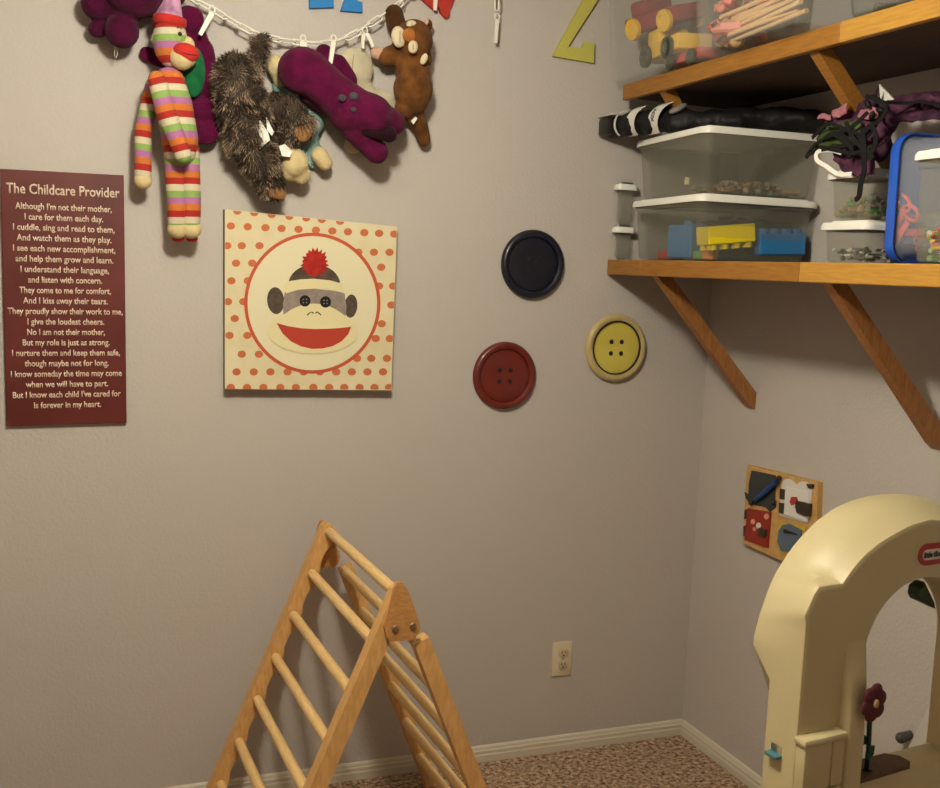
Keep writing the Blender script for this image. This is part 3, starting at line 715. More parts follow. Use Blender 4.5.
def strap(pix, w=.010, m=None, d=.315, name='strap'):
    pts = [RW(x,y,d-dd) for x,y,dd in pix]; sm = []
    for i in range(len(pts)-1):
        for k in range(6):
            f = k/6; a = pts[max(i-1,0)]; b_ = pts[i]; c_ = pts[i+1]; e_ = pts[min(i+2,len(pts)-1)]
            sm.append(.5*((2*b_)+(c_-a)*f+(2*a-5*b_+4*c_-e_)*f*f+(3*b_-a-3*c_+e_)*f**3))
    sm.append(pts[-1]); bm = B(); ribbon(bm, sm, (-.9,-.35,.1), w, .003); return obj(name, bm, m or mat('black woven strap', (.010,.009,.010,1), .85, .15), t)
for pix in ([(806,158,.01),(814,146,.01),(830,136,.0),(850,128,.0),(868,112,.02)], [(808,154,.01),(822,150,.0),(842,146,0),(862,141,0),(876,124,.02)],
            [(862,128,0),(864,146,-.006),(864,160,-.006),(864,172,-.004),(861,182,-.002),(859,196,0),(855,200,0)], [(846,122,0),(852,136,-.005),(862,148,-.004),(872,160,.0)],
            [(812,138,.005),(828,124,.0),(842,128,0),(856,133,0),(866,142,0)], [(866,96,.03),(876,100,.02),(886,108,.02),(880,120,.02),(868,128,0),(858,140,0)], [(882,102,.05),(905,103,.10),(925,102,.12),(945,108,.13)],
            [(820,147,0),(840,151,-.003),(855,153,-.003),(872,146,0)], [(834,134,0),(846,142,-.004),(852,150,-.004),(848,158,-.004)], [(872,126,0),(876,138,0),(872,152,0),(862,158,-.004)],
            [(822,140,0),(834,132,0),(850,140,-.003),(866,150,-.004),(874,158,0)]): strap(pix, random.uniform(.006,.012))
for px, py in ((868,104),(874,98),(880,110),(872,116)):
    bm = B(); ball(bm, RW(px,py,.268), (.007,.012,.007), Matrix.Rotation(px*1.0,4,'X'), n=12); obj('strap_knot', bm, NYLON, t, 'all')
strap([(852,174,.005),(838,174,.005),(826,166,0),(817,160,0),(818,152,.0),(830,150,0),(842,153,0)], .010, WHITEP, .315, 'white_loop')
bm = B(); prism(bm, [RW(879,84,.20), RW(898,104,.20), RW(885,108,.20), RW(880,97,.20)], (.004,0,0)); obj('paper_tag', bm, LBL, t, label='white paper corner sticking up')

# ------------------------------------------------------------------ busy board
BBW = wood('busy board plywood', (.52,.29,.09,1), (.62,.37,.14,1), (20,3,3), .45)
q = [RW(746.8,464.8,.018), RW(818,482.3,.018), RW(814.5,576,.018), RW(742.6,543,.018)]
t = thing('busy_board', 'square wooden busy board with small latched doors on the right wall', 'toy board', (0, (q[0].y+q[1].y)/2, min(p.z for p in q)))
bm = B(); prism(bm, q, (.0175,0,0)); obj('board', bm, BBW, t)
def bb(x, y, d=0.0): return RW(730+x/7.16, 455+y/7.16, .0182+d)
def plate(name, pts, m, h=.003, d=0.0, label=None):
    b_ = B(); prism(b_, [bb(x,y,d) for x,y in pts], (-h,0,0)); return obj(name, b_, m, t, label=label)
RDP = mat('red printed tile', (.28,.024,.012,1), .5); WHP = mat('white printed tile', (.68,.66,.62,1), .5); BKP = mat('dark printed tile', (.035,.038,.04,1), .4); GYP = mat('slate blue tile', (.10,.14,.19,1), .5)
YLP = mat('yellow printed panel', (.55,.38,.06,1), .5); BLU = mat('blue pivoting arm', (.012,.06,.22,1), .4); HNG = mat('dark bronze hinge', (.045,.030,.02,1), .4); PKD = mat('pink print', (.70,.30,.20,1), .5)
plate('dark_panel', [(160,110),(330,145),(325,345),(290,340),(135,300),(140,200)], BKP)
plate('dark_panel', [(110,265),(160,300),(335,325),(330,375),(290,405),(265,375),(150,350),(120,310)], BKP, .004)
plate('white_panel', [(375,215),(390,175),(430,170),(460,190),(480,215),(510,190),(550,190),(600,230),(585,300),(560,490),(355,430)], WHP)
plate('white_door', [(405,225),(575,268),(560,480),(392,425)], mat('white door print',(.74,.72,.68,1),.5), .004, .003)
plate('red_door', [(135,380),(300,410),(278,665),(112,605)], RDP, .005)
plate('yellow_panel', [(345,470),(545,512),(520,720),(350,705)], YLP, .002)
plate('slate_door', [(355,540),(385,500),(430,492),(520,540),(500,700),(370,685),(345,620)], GYP, .004, .002)
plate('hinge', [(112,395),(135,385),(132,455),(110,460)], HNG, .005); plate('hinge', [(105,510),(130,500),(126,585),(104,580)], HNG, .005)
plate('hinge', [(372,240),(408,248),(405,318),(370,312)], HNG, .008); plate('hinge', [(366,340),(398,345),(396,420),(364,412)], HNG, .008)
plate('latch', [(490,325),(555,340),(590,350),(582,440),(560,438),(540,430),(495,410),(485,370)], HNG, .010, .003); plate('latch', [(225,520),(270,535),(262,590),(218,575)], HNG, .010, .003)
plate('latch', [(560,205),(605,210),(600,240),(575,238)], HNG, .008)
plate('red_print', [(428,335),(440,300),(480,300),(490,330),(475,350),(440,362)], mat('red print',(.45,.04,.03,1),.5), .001, .007)
for x, y, r in ((165,478,16),(205,505,18),(175,530,12),(262,440,18)):
    plate('pink_print', [(x+r*math.cos(2*PI*k/12), y+r*1.2*math.sin(2*PI*k/12)) for k in range(12)], PKD if x != 205 else WHP, .001, .005)
b_ = B(); caps(b_, bb(185,322,.014), .007, bb(335,190,.014), .0075); obj('blue_arm', b_, BLU, t, 'all', label='blue pivoting arm')
b_ = B(); 
for x, y in ((350,165),(150,345),(310,345)): ball(b_, bb(x,y,.010), .008, n=12)
obj('dark_knob', b_, BLACK, t, 'all')
b_ = B(); ribbon(b_, [bb(385,545,.007), bb(430,555,.007), bb(480,570,.007)], (-1,0,0), [.012,.006,.002], .003); obj('dial_pointer', b_, BLACK, t)

# ------------------------------------------------------------------ playhouse arch
PA = math.radians(7); PN = Vector((-.7265,-1.45,0))
pex = Vector((math.cos(PA), math.sin(PA), 0)); pey = Vector((-math.sin(PA), math.cos(PA), 0))
def ph(x, y, z): return PN + pex*x + pey*y + Vector((0,0,z))
t = thing('play_arch', 'cream molded plastic playhouse wall with an arched window opening', 'playhouse', (PN+pex*.27+pey*.06).to_tuple())
XC = .317
def mirror(pr): return pr + [(2*XC-x, z) for x, z in pr[-2::-1]]
def resample(segs):
    out = []
    for pts, n in segs:
        L = [0]
        for a, b_ in zip(pts, pts[1:]): L.append(L[-1]+math.hypot(b_[0]-a[0], b_[1]-a[1]))
        for k in range(n):
            s = L[-1]*k/n; i = max(j for j in range(len(L)) if L[j] <= s+1e-9); i = min(i, len(pts)-2)
            f = (s-L[i])/(L[i+1]-L[i]) if L[i+1] > L[i] else 0
            out.append((pts[i][0]+(pts[i+1][0]-pts[i][0])*f, pts[i][1]+(pts[i+1][1]-pts[i][1])*f))
    out.append(segs[-1][0][-1]); return out
T_ = .125
near = [([(0,0.0),(0,.60),(0,.796)],12), ([(0,.796),(0,.850)],6), ([(0,.850),(0,.938),(-.006,.948),(.004,.962),(.018,.990),(.028,.999)],10), ([(.028,.999),(.06,1.0),(.088,.999)],5), ([(.088,.999),(.112,1.026),(.142,1.050),(.178,1.069),(.216,1.083),(.262,1.0975),(XC,1.104)],16)]
far = [([(.0,0.0),(.0,.60),(.0,.796)],12), ([(.0,.796),(-.003,.850)],6), ([(-.003,.850),(-.003,.866),(.006,.905),(.022,.948)],10), ([(.022,.948),(.030,.968),(.042,.990)],5), ([(.042,.990),(.072,1.028),(.102,1.056),(.140,1.084),(.184,1.106),(.228,1.1185),(.275,1.125),(XC,1.127)],16)]
TC = .078        # the legs are thinner than the hood over them
def depth(z): return TC + (T_-TC)*min(1, max(0, (z-.796)/.054))
NP = mirror(resample(near)); FP = mirror(resample(far)); n = len(NP)
HX0, HX1, HZ0 = .164, .470, .588
def hole(dx=0.0):
    hc = (HX0+HX1)/2; hr = (HX1-HX0)/2 + dx; zc = .835
    half = resample([([(hc-hr,0),(hc-hr,.50),(hc-hr,zc)],33), ([(hc-hr*math.cos(a), zc+(hr*.97)*math.sin(a)) for a in [PI/2*k/24 for k in range(25)]],16)])
    return half + [(2*hc-x, z) for x, z in half[-2::-1]]
HO = hole()
bm = B()
def ringv(pr, y, pull=0.0, zpull=0.0):
    if pr is HO and y > .02: return [bm.verts.new(ph(x, TC, z)) for x, z in pr]
    return [bm.verts.new(ph(x, (y if y < .02 else .008+(y-.008)/(T_-.008)*(depth(z)-.008)), z)) for x, z in pr]
def mix(f, bulge): return [((1-f)*a[0]+f*b_[0], (1-f)*a[1]+f*b_[1]) for a, b_ in zip(NP, FP)]
def shrink(pr, k):  # slight inset towards the arch axis to round the front arris
    out = []
    for i, (x, z) in enumerate(pr):
        a = pr[max(i-1,0)]; b_ = pr[min(i+1,len(pr)-1)]; tx, tz = b_[0]-a[0], b_[1]-a[1]; L = math.hypot(tx,tz) or 1
        out.append((x+tz/L*k, z-tx/L*k))
    return out
rings = [ringv(HO, T_), ringv(HO, .006), ringv(hole(.004), .001), ringv(hole(.010), 0), ringv(hole(.016), 0), ringv(shrink(NP,.015), 0), ringv(shrink(NP,.008), 0), ringv(shrink(NP,.002), .002), ringv(NP, .008)]
for f in (.2,.4,.6,.8,.93): rings.append(ringv([(x, z+ (0.016*math.sin(PI*f) if i_z > .99 else .0)) for (x, z), i_z in [(q_, q_[1]) for q_ in mix(f,0)]], .008+f*(T_-.008)))
rings.append(ringv(FP, T_))
m_ = len(rings)
for i in range(m_):
    A, C_ = rings[i], rings[(i+1)%m_]
    for k in range(len(A)-1): bm.faces.new([A[k], A[k+1], C_[k+1], C_[k]])
for e in (0, -1): bm.faces.new([r_[e] for r_ in rings])
obj('arch_shell', bm, CREAM, t, True)
# panel under the window opening
bm = B()
def phbox(x0,x1,y0,y1,z0,z1,bev=.006):
    vs = box(bm, (0,0,0), (x1-x0,y1-y0,z1-z0), bev)
    M = Matrix.Translation(ph((x0+x1)/2,(y0+y1)/2,(z0+z1)/2)) @ Matrix.Rotation(PA,4,'Z'); bmesh.ops.transform(bm, matrix=M, verts=vs)
phbox(HX0-.01, HX1+.01, .004, TC-.003, 0.0, HZ0, .006); obj('window_sill', bm, CREAM, t, True)
for side in (0, 1):     # the rim beside the opening swells forward towards the floor
    x0, x1 = (.108, .163) if side == 0 else (2*XC-.163, 2*XC-.108)
    prof_ = [(.004,0),(-.020,0),(-.020,.70),(-.019,.74),(-.014,.80),(-.006,.855),(.001,.885),(.004,.885)]
    def ringp(x, k): return [ph(x, y*(1-k) if y < 0 else y, z) for y, z in prof_]
    bm = B(); loft(bm, [ringp(x0,.95), ringp(x0+.007,.10), ringp(x0+.011,0), ringp(x1-.008,0), ringp(x1-.003,.12), ringp(x1,.55)]); obj('window_rim', bm, CREAM, t, True)
for side in (0, 1):
    bm = B()
    for r_ in range(6):
        zt_ = .702 - r_*.093; 
        cuts = [.002,.052,.108] if r_ % 2 else [.002,.075,.108]
        for a, b_ in zip(cuts, cuts[1:]):
            x0, x1 = (a+.0008, b_-.0008) if side == 0 else (2*XC-b_+.0008, 2*XC-a-.0008)
            phbox(x0, x1, -.021, .006, max(zt_-.092,0.0), zt_-.001, .005)
    x0, x1 = (-.003,.109) if side == 0 else (2*XC-.109, 2*XC+.003)
    phbox(x0, x1, -.026, .006, .700, .716, .006)
    obj('brick_relief', bm, CREAM, t, True)
bm = B(); phbox(.000,.056,.088,.121,.838,.846,.002) ; bm.free()
# slot in the side flange
TEAL = mat('teal blue clip plastic', (.06,.17,.21,1), .45)
cc = (.030,.640)
bm = B()
z_ = .672
phbox(.000,.026,.030,.066,z_-.014,z_+.012,.004); phbox(-.016,.010,.032,.064,z_-.016,z_-.008,.003); obj('side_clip', bm, TEAL, t, True, label='teal blue clip on the left side')
# logo
LRED = mat('logo red', (.36,.012,.010,1), .4); LWH = mat('logo white', (.70,.62,.58,1), .4)
def pill(x0, x1, z0, z1, y):
    r_ = (z1-z0)/2; pts = []
    for k in range(13): a = PI/2+PI*k/12; pts.append((x0+r_+r_*math.cos(a), (z0+z1)/2+r_*math.sin(a)))
    for k in range(13): a = -PI/2+PI*k/12; pts.append((x1-r_+r_*math.cos(a), (z0+z1)/2+r_*math.sin(a)))
    return [ph(x, y, z) for x, z in pts]
lx0, lx1, lz0, lz1 = .289, .366, 1.0115, 1.0545
lg = obj('logo_badge', (lambda b_: (prism(b_, pill(lx0,lx1,lz0,lz1,0), -pey*.003), b_)[1])(B()), LRED, t, label='red and white oval logo badge')
bm = B(); prism(bm, pill(lx0+.009,lx1-.009,lz0+.011,lz1-.011,-.003), -pey*.001); obj('badge_field', bm, LWH, lg)
lettering('little tikes', .052, BLACK, lg, lambda u, v, w: ph((lx0+lx1)/2+u, -.0042-w, (lz0+lz1)/2+v-.001), height=.016, bold=.03)
# green hanging piece at the top right of the opening
GRN = mat('dark green toy plastic', (.012,.040,.010,1), .35)
gpts = []
for px_, py_ in ((913,586),(919,581),(922,581),(932,602),(933,608),(914,599),(911.5,594)):
    o_ = PN+pey*.062; d_ = _ray(px_, py_); q_ = CAM+d_*((o_-CAM).dot(pey)/d_.dot(pey))-PN; gpts.append((q_.dot(pex), q_.z))
gcx = sum(p_[0] for p_ in gpts)/7; gcz = sum(p_[1] for p_ in gpts)/7
bm = B()
g0 = [(p_[0],p_[1]) for p_ in gpts]
loft(bm, [[ph(gcx+(x-gcx)*.7, .050, gcz+(z-gcz)*.7) for x, z in g0], [ph(x, .056, z) for x, z in g0], [ph(x, .072, z) for x, z in g0], [ph(gcx+(x-gcx)*.7, .077, gcz+(z-gcz)*.7) for x, z in g0]])
obj('green_toggle', bm, GRN, t, label='dark green piece at the top right of the opening')

# flower decoration on the sill
fl = thing('flower_decoration', 'maroon flower on a brown base standing on the arch window sill', 'decoration', ph(.27,.06,HZ0).to_tuple())
BASEW = mat('brown wooden base', (.105,.055,.025,1), .6, var=.2, vscale=30)
bm = B()
pb = [(.168,-.004),(.325,.002),(.338,.012),(.338,.040),(.318,.060),(.168,.060)]
prism(bm, [ph(x, y, HZ0+.0005) for x, y in pb], (0,0,.009)); obj('base', bm, BASEW, fl)
fx = lambda x, z, y=.055: ph(x, y, z)
def flowp(px, py, y_=.0): # survey on the flower plane
    o_ = PN+pey*y_; d_ = _ray(px, py); s_ = (o_-CAM).dot(pey)/d_.dot(pey); p = CAM+d_*s_; return p
sb, stp = flowp(866.5,768,.022), flowp(869.5,722,-.018); hc_ = flowp(872,702,-.030)
sb.z = HZ0+.009
bm = B(); tube(bm, [sb, (sb+stp)/2+pex*.002, stp, hc_], .0048, 10); obj('stem', bm, mat('dark green stem', (.008,.035,.018,1), .5), fl, 'all')
bm = B(); cyl(bm, sb, sb+Vector((0,0,.004)), .010, n=14); obj('stem_foot', bm, BLACK, fl)
PET = mat('maroon felt petal', (.105,.018,.028,1), .8)
for k in range(6):
    a = 2*PI*k/6 + .3; bm = B()
    c_ = hc_ + (pex*math.cos(a) + Vector((0,0,1))*math.sin(a)*1.35)*.0165 - pey*.004
    M = Matrix.Rotation(PA,4,'Z') @ Matrix.Rotation(-a,4,'Y')
    ball(bm, c_, (.0175,.005,.0165), Matrix.Rotation(PA,4,'Z'), 16); obj('petal', bm, PET, fl, 'all')
bm = B(); ball(bm, hc_-pey*.010, (.0075,.004,.009), Matrix.Rotation(PA,4,'Z'), 14); obj('flower_centre', bm, mat('tan flower centre', (.42,.25,.13,1), .7), fl, 'all', label='tan flower centre')
LEAF = mat('dark green leaf', (.006,.050,.030,1), .6)
for pts in ([(868,738),(859,730),(858,742),(863,745),(868,744)], [(869,747),(875,746),(874,754),(870,759),(867,760)]):
    bm = B(); prism(bm, [flowp(*p_) for p_ in pts], pey*.004); obj('leaf', bm, LEAF, fl)

# pale board and peg seen through the arch opening, against the right wall
qa = RW(931,702,.012); qb = RW(903,757,.012); q = [qa, qb, Vector((qb.x,qb.y+.02,.003)), Vector((qb.x,qa.y-.25,.003)), Vector((qb.x,qa.y-.25,qa.z))]
bm = B(); prism(bm, q, (.008,0,0)); o = obj('pale_board', bm, mat('pale translucent board', (.56,.53,.48,1), .35), loc=(-.01, q[2].y, min(p.z for p in q)))
tag(o, 'pale pointed board against the right wall, seen through the arch opening', 'board')
k0 = RW(901,738,.03); k1 = RW(912,734,.004)
bm = B(); cyl(bm, k1, k0, .010, .014, 18); ball(bm, k0, .014, n=14); o = obj('wall_peg', bm, mat('dark grey peg', (.06,.055,.05,1), .4), loc=k1.to_tuple(), smooth=True)
tag(o, 'small dark grey peg on the right wall, seen through the arch opening', 'peg')

# ------------------------------------------------------------------ toy chain with clips
CHW = mat('white chain plastic', (.78,.74,.66,1), .4, .5)
def smooth_path(pts, step):
    sm = []
    for i in range(len(pts)-1):
        for k in range(30):
            f = k/30; a = pts[max(i-1,0)]; b_ = pts[i]; c_ = pts[i+1]; e_ = pts[min(i+2,len(pts)-1)]
            sm.append(.5*((2*b_)+(c_-a)*f+(2*a-5*b_+4*c_-e_)*f*f+(3*b_-a-3*c_+e_)*f**3))
    sm.append(pts[-1]); out = [sm[0]]; acc = 0
    for a, b_ in zip(sm, sm[1:]):
        acc += (b_-a).length
        if acc >= step: out.append(b_); acc = 0
    return out
def chain(label, pts, step, group=None):
    P_ = smooth_path(pts, step)
    t = thing('plastic_chain', label, 'chain', P_[len(P_)//2].to_tuple(), group=group)
    for i in range(len(P_)-1):
        a, b_ = P_[i], P_[i+1]; d = (b_-a); L = d.length*1.0; d.normalize(); c_ = (a+b_)/2
        side = d.cross(Vector((0,-1,0))).normalized(); out = side.cross(d).normalized()
        s = (side*math.cos(.5)+out*math.sin(.5)) if i % 2 == 0 else (out*math.cos(.35)-side*math.sin(.35))
        hw, hl = .0085, L*.5+.0045; loop = []
        for k in range(10): q_ = PI*k/9 - PI/2; loop.append(c_ + d*(hl-hw+hw*math.cos(q_)) + s*hw*math.sin(q_))
        for k in range(10): q_ = PI*k/9 + PI/2; loop.append(c_ + d*(-(hl-hw)+hw*math.cos(q_)) + s*hw*math.sin(q_))
        bm = B(); tube(bm, loop, .0026, 7, True); obj('chain_link', bm, CHW, t, 'all')
    return t
CP = [W(x,y,.05) for x,y in ((168,-34),(186,-6),(212,9),(240,26),(262,36),(290,41.5),(315,44),(335,42.5),(355,34),(378,19),(400,4),(420,-18),(440,-50))]
chain('white plastic chain garland sagging across the back wall with toys clipped on', CP, .037, 'white plastic chains')
chain('short white plastic chain hanging straight down right of the red letter', [W(497,-70,.035),W(497,-30,.035),W(497,14,.035)], .034, 'white plastic chains')
def clip(label, px0, py0, px1, py1, d, w=.013, pair=False):
    a = W(px0,py0,d); b_ = W(px1,py1,d+.004)
    t = thing('plastic_clip', label, 'clip', a.to_tuple(), group='white plastic clips')
    for k in ((0,) if not pair else (0,1)):
        bm = B(); dirv = (b_-a).normalized(); s = dirv.cross(Vector((0,-1,0))).normalized()
        o_ = s*(0 if not pair else (-.011 if k == 0 else .011)); spread = s*(0 if not pair else (-.003 if k == 0 else .004))
        ribbon(bm, [a+o_*.4, a+(b_-a)*.5+o_, b_+o_+spread], (0,-1,0), [w,w*.9,w*.75], .006); obj('jaw', bm, CHW, t)
    bm = B(); loop = [a + Vector((.007*math.cos(q_), 0, .009+.009*math.sin(q_))) for q_ in [2*PI*k/14 for k in range(14)]]; tube(bm, loop, .0022, 7, True); obj('hook', bm, CHW, t, 'all')
    return t
clip('white clip holding the purple green-bellied plush', 212, 13, 200, 35, .085)
clip('white clip on the purple plush in the middle of the chain', 333.5, 42, 330, 65, .105)
clip('white split clip left of the brown cat', 365, 34, 368, 48, .065, .010, True)
clip('white clip at the end of the short hanging chain', 497, 20, 495.5, 43, .035, .011)
clip('white clip hanging in front of the red letter', 435.5, -6, 435, 10.5, .024, .012)
clip('white clip between the round purple plush end and the blue letter', 303, 42, 303, 49, .066, .020)

# ------------------------------------------------------------------ plush toys
def plush_mat(name, c, var=.25): return mat(name, c, .95, .1, var=var, vscale=26, bump=.5, bscale=260, sheen=.06)
PURP = plush_mat('purple plush', (.088,.004,.034,1)); PURD = plush_mat('dark purple plush', (.060,.0035,.026,1)); CRM = plush_mat('cream plush', (.62,.50,.27,1), .1); CRMG = plush_mat('pale grey cream plush', (.52,.46,.33,1), .1)
TEALP = plush_mat('pale blue plush', (.20,.34,.33,1), .1); BRWN = plush_mat('brown plush', (.135,.053,.014,1), .3); BRWD = plush_mat('dark brown plush', (.075,.031,.012,1), .3)
GRNP = plush_mat('green plush', (.012,.13,.045,1)); ORG = plush_mat('orange brown plush', (.36,.13,.03,1)); TANP = mat('tan sole fabric', (.26,.12,.04,1), .8); PNK = plush_mat('pink plush', (.55,.33,.24,1), .1)
FURD = mat('dark grey brown fur', (.045,.030,.020,1), .8); FURM = mat('mid grey brown fur', (.17,.115,.078,1), .8); FURL = mat('pale fur tips', (.46,.34,.23,1), .8)
REDF = plush_mat('red felt', (.48,.03,.025,1), .1); MOUTH = plush_mat('mouth interior', (.02,.004,.010,1)); SPOT = plush_mat('grey felt spot', (.060,.050,.065,1), .1)
def tp(px, py, r, dz=0.0, base=.012):
    """centre of a stuffed shape of pixel radius r that rests dz metres clear of the wall"""
    k = scale_at(W(px, py, .06)); rm = r*k; return W(px, py, rm+base+dz), rm
def stuffed(shapes, voxel=.0045, smooth=3, grow=1.05, squash=1.0):
    bm = B()
    for s in shapes:
        if s[0] == 'e':     # ellipsoid: px,py,rx,ry,dz,(rot deg)
            _, px, py, rx, ry, dz = s[:6]; rot = s[6] if len(s) > 6 else 0
            c, rm = tp(px, py, min(rx,ry), dz); k = rm/min(rx,ry)
            ball(bm, c, (rx*k*grow, min(rx,ry)*k, ry*k*grow), Matrix.Rotation(math.radians(rot),4,'Y'))
        else:               # limb: px,py,r -> px,py,r, dz
            _, x0, y0, r0, x1, y1, r1, dz = s[:8]; dz1 = s[8] if len(s) > 8 else dz
            c0, a = tp(x0,y0,r0,dz); c1, b_ = tp(x1,y1,r1,dz1); caps(bm, c0, a*grow, c1, b_*grow)
    bm = remeshed(bm, voxel, smooth)
    if squash != 1.0:      # a limp toy pressed flat against the wall by the one in front
        for v in bm.verts: v.co.y = (v.co.y+.006)*squash - .006
    return bm
def toy(name, label, cat, px, py): return thing(name, label, cat, W(px, py, .03).to_tuple(), group='soft toys clipped to the chain')
def fur(bm, n, length, seed, gravity=Vector((0,-.15,-.35))):
    """many short tapered tufts rooted on a skin"""
    random.seed(seed); bm.faces.ensure_lookup_table(); fs = bm.faces[:]; ar = [f.calc_area() for f in fs]
    pick = random.choices(fs, weights=ar, k=n); b2 = B()
    for f in pick:
        vs = [v.co for v in f.verts]; w = [random.random() for _ in vs]; s = sum(w); p = sum((v*x for v, x in zip(vs, w)), Vector())/s
        nr = f.normal; g = Vector([mnoise.noise(p*22+Vector((i*9.1,0,0))) for i in range(3)])*1.5
        d = (nr*.75 + g + gravity + Vector((random.uniform(-.3,.3),random.uniform(-.3,.3),random.uniform(-.3,.3)))).normalized()
        if d.dot(nr) < .15: d = (d + nr*.5).normalized()
        L = length*random.uniform(.6,1.2); s_ = d.orthogonal().normalized(); s_ = (s_*math.cos(k_:=random.uniform(0,PI)) + d.cross(s_)*math.sin(k_)); wd = .0011
        a = b2.verts.new(p - s_*wd - nr*.001); c_ = b2.verts.new(p + s_*wd - nr*.001); m1 = b2.verts.new(p + d*L*.6 + s_*wd*.6 + g*L*.1); m0 = b2.verts.new(p + d*L*.6 - s_*wd*.6 + g*L*.1); e = b2.verts.new(p + d*L + Vector((0,0,-L*.15)))
        q_ = mnoise.noise(p*45+Vector((5,2,8))) + random.uniform(-.25,.25)
        i1 = 1 if q_ > .05 else 0; i2 = 2 if q_ > .15 else (1 if q_ > -.08 else 0)
        f1 = b2.faces.new([a,c_,m1,m0]); f2 = b2.faces.new([m0,m1,e]); f1.material_index = i1; f2.material_index = i2
    return b2
def along_attr(o, p0, p1, period, phase=0.0):
    me = o.data; at = me.attributes.new('along','FLOAT','POINT'); d = (Vector(p1)-Vector(p0)).normalized(); off = ROOTLOC[o.parent]
    at.data.foreach_set('value', [((v.co+off)-Vector(p0)).dot(d)/period + phase for v in me.vertices])

# purple plush at the top left
t = toy('plush_toy', 'purple plush toy cut off by the top left edge of the photo', 'soft toy', 118, 20)
obj('plush_body', stuffed([('e',134,-14,30,30,.01),('e',97,4,15,15,.02),('c',97,29,8.5,106,26,9,.015),('e',122,31,16,16,.035),('c',112,8,13,128,4,18,.02),('c',150,0,16,172,-8,14,.0),('e',108,-30,22,20,.0)]), PURD, t, 'all')
bm = B(); tube(bm, [W(115,44,.07), W(114.5,56,.06), W(116,58,.06), W(117.5,54,.06), W(116.5,46,.07)], .0009, 6); obj('loose_thread', bm, CHW, t)
# purple plush with green belly behind the sock monkey
t = toy('plush_toy', 'purple plush toy with a green belly hanging behind the striped sock monkey', 'soft toy', 200, 80)
obj('plush_body', stuffed([('e',190,17,12,13,.02),('c',193,24,11,198,50,15,.005),('e',198,70,19,38,.0),('c',202,50,13,209,96,13,.0),('e',203,106,16,22,.0),('e',209,107,14,11,.07),('e',206,129,15,13,.05),('e',194,16,11.5,12,.045),('c',147,53,7,160,58,8,.0),('c',160,58,8,184,62,10,.0)], squash=.52), PURP, t, 'all')
obj('green_belly', stuffed([('e',196,69,11,24,.075)], squash=.55), GRNP, t, 'all')

# striped sock monkey
t = toy('sock_monkey', 'striped sock monkey plush with a red mouth hanging on the left of the chain', 'soft toy', 178, 240)
DM = .055
k = scale_at(W(175,100,.08)); PER = 32.5*k
def piece(name, shapes, p0, p1, phase, m=STRIPE, vox=.004, label=None):
    o = obj(name, stuffed(shapes, vox, 3), m, t, 'all', label=label)
    if m is STRIPE: along_attr(o, W(*p0,.08), W(*p1,.08), PER, phase)
    return o
piece('torso', [('c',170,82,14,174,104,17,DM),('c',174,104,17,180,140,17,DM),('e',180,150,15,16,DM)], (172,60), (180,165), .80)
piece('head', [('e',170,41,16,24,DM),('e',174,55,14,13,DM)], (168,12), (172,72), .02)
obj('hat', stuffed([('c',169,20,13,169,-6,10,DM),('c',169,-6,10,168,-22,7,DM)], .004, 3), plush_mat('lavender knit', (.42,.22,.36,1), .5), t, 'all', label='lavender hat')
for o_, b_ in (('hat_brim',0),): 
    bm = B(); M = Matrix.Translation(tp(169.5,22,14,DM)[0]) @ Matrix.Rotation(.08,4,'Y'); lathe(bm, [(.028,-.013),(.040,-.012),(.0425,0),(.041,.011),(.030,.013)], M, 30); obj('hat_brim', bm, REDF, t, 'all', label='red hat brim')
obj('muzzle', stuffed([('e',182,56,12,13,DM+.030),('e',187,46,7.5,9,DM+.030),('e',187,57,9,10,DM+.034)], .004, 3), CRM, t, 'all', label='cream muzzle')
bm = B(); c_, rm = tp(186,53.5,9,DM+.042); ball(bm, c_+Vector((-.001,-.012,.001)), (.033,.019,.0225), Matrix.Rotation(math.radians(10),4,'Y')); obj('mouth', bm, REDF, t, 'all', label='red stitched mouth')
bm = B(); tube(bm, [c_+Vector((-.028,-.020,.000)), c_+Vector((-.012,-.0285,-.004)), c_+Vector((.006,-.0300,-.007)), c_+Vector((.024,-.0245,-.006))], .0011, 6); obj('mouth_stitch', bm, BLACK, t)
bm = B(); c_ = tp(179,35.5,4,DM+.045)[0]; ball(bm, c_+Vector((0,-.022,0)), .0052, n=12); tube(bm, [c_+Vector((-.008,-.02,.013)), c_+Vector((-.002,-.022,.017)), c_+Vector((.004,-.021,.012))], .0011, 6); obj('eye', bm, BLACK, t, 'all')
piece('ear', [('e',157.5,40,6,9,DM+.02)], (157,26), (157,54), .30)
piece('arm', [('c',157,80,8.5,166,112,9.5,DM+.072),('c',166,112,9.5,183,155,8,DM+.072)], (154,68), (184,164), .98)
piece('arm', [('c',154,86,8.5,143,130,8,DM-.01),('c',143,130,8,143,174,8.3,DM-.01)], (152,70), (142,195), .55)
bm = None
obj('hand', stuffed([('e',143.2,180,8.8,9,DM-.012)], .004, 3), CRM, t, 'all', label='cream hand')
for x0, x1, nm in ((174,177,'leg'),(189,191,'leg')):
    piece('leg', [('c',x0,150,10,x1,205,9.5,DM-.005),('c',x1,205,9.5,x1,222,8.8,DM-.005)], (x0,146), (x1,240), .42)
    obj('foot', stuffed([('e',x1+.5,229,9.6,9.5,DM-.008)], .004, 3), CRM, t, 'all', label='cream foot')
    obj('toe', stuffed([('e',x1+1,238.5,6,3.6,DM-.002)], .0035, 2), REDF, t, 'all', label='red toe tip')

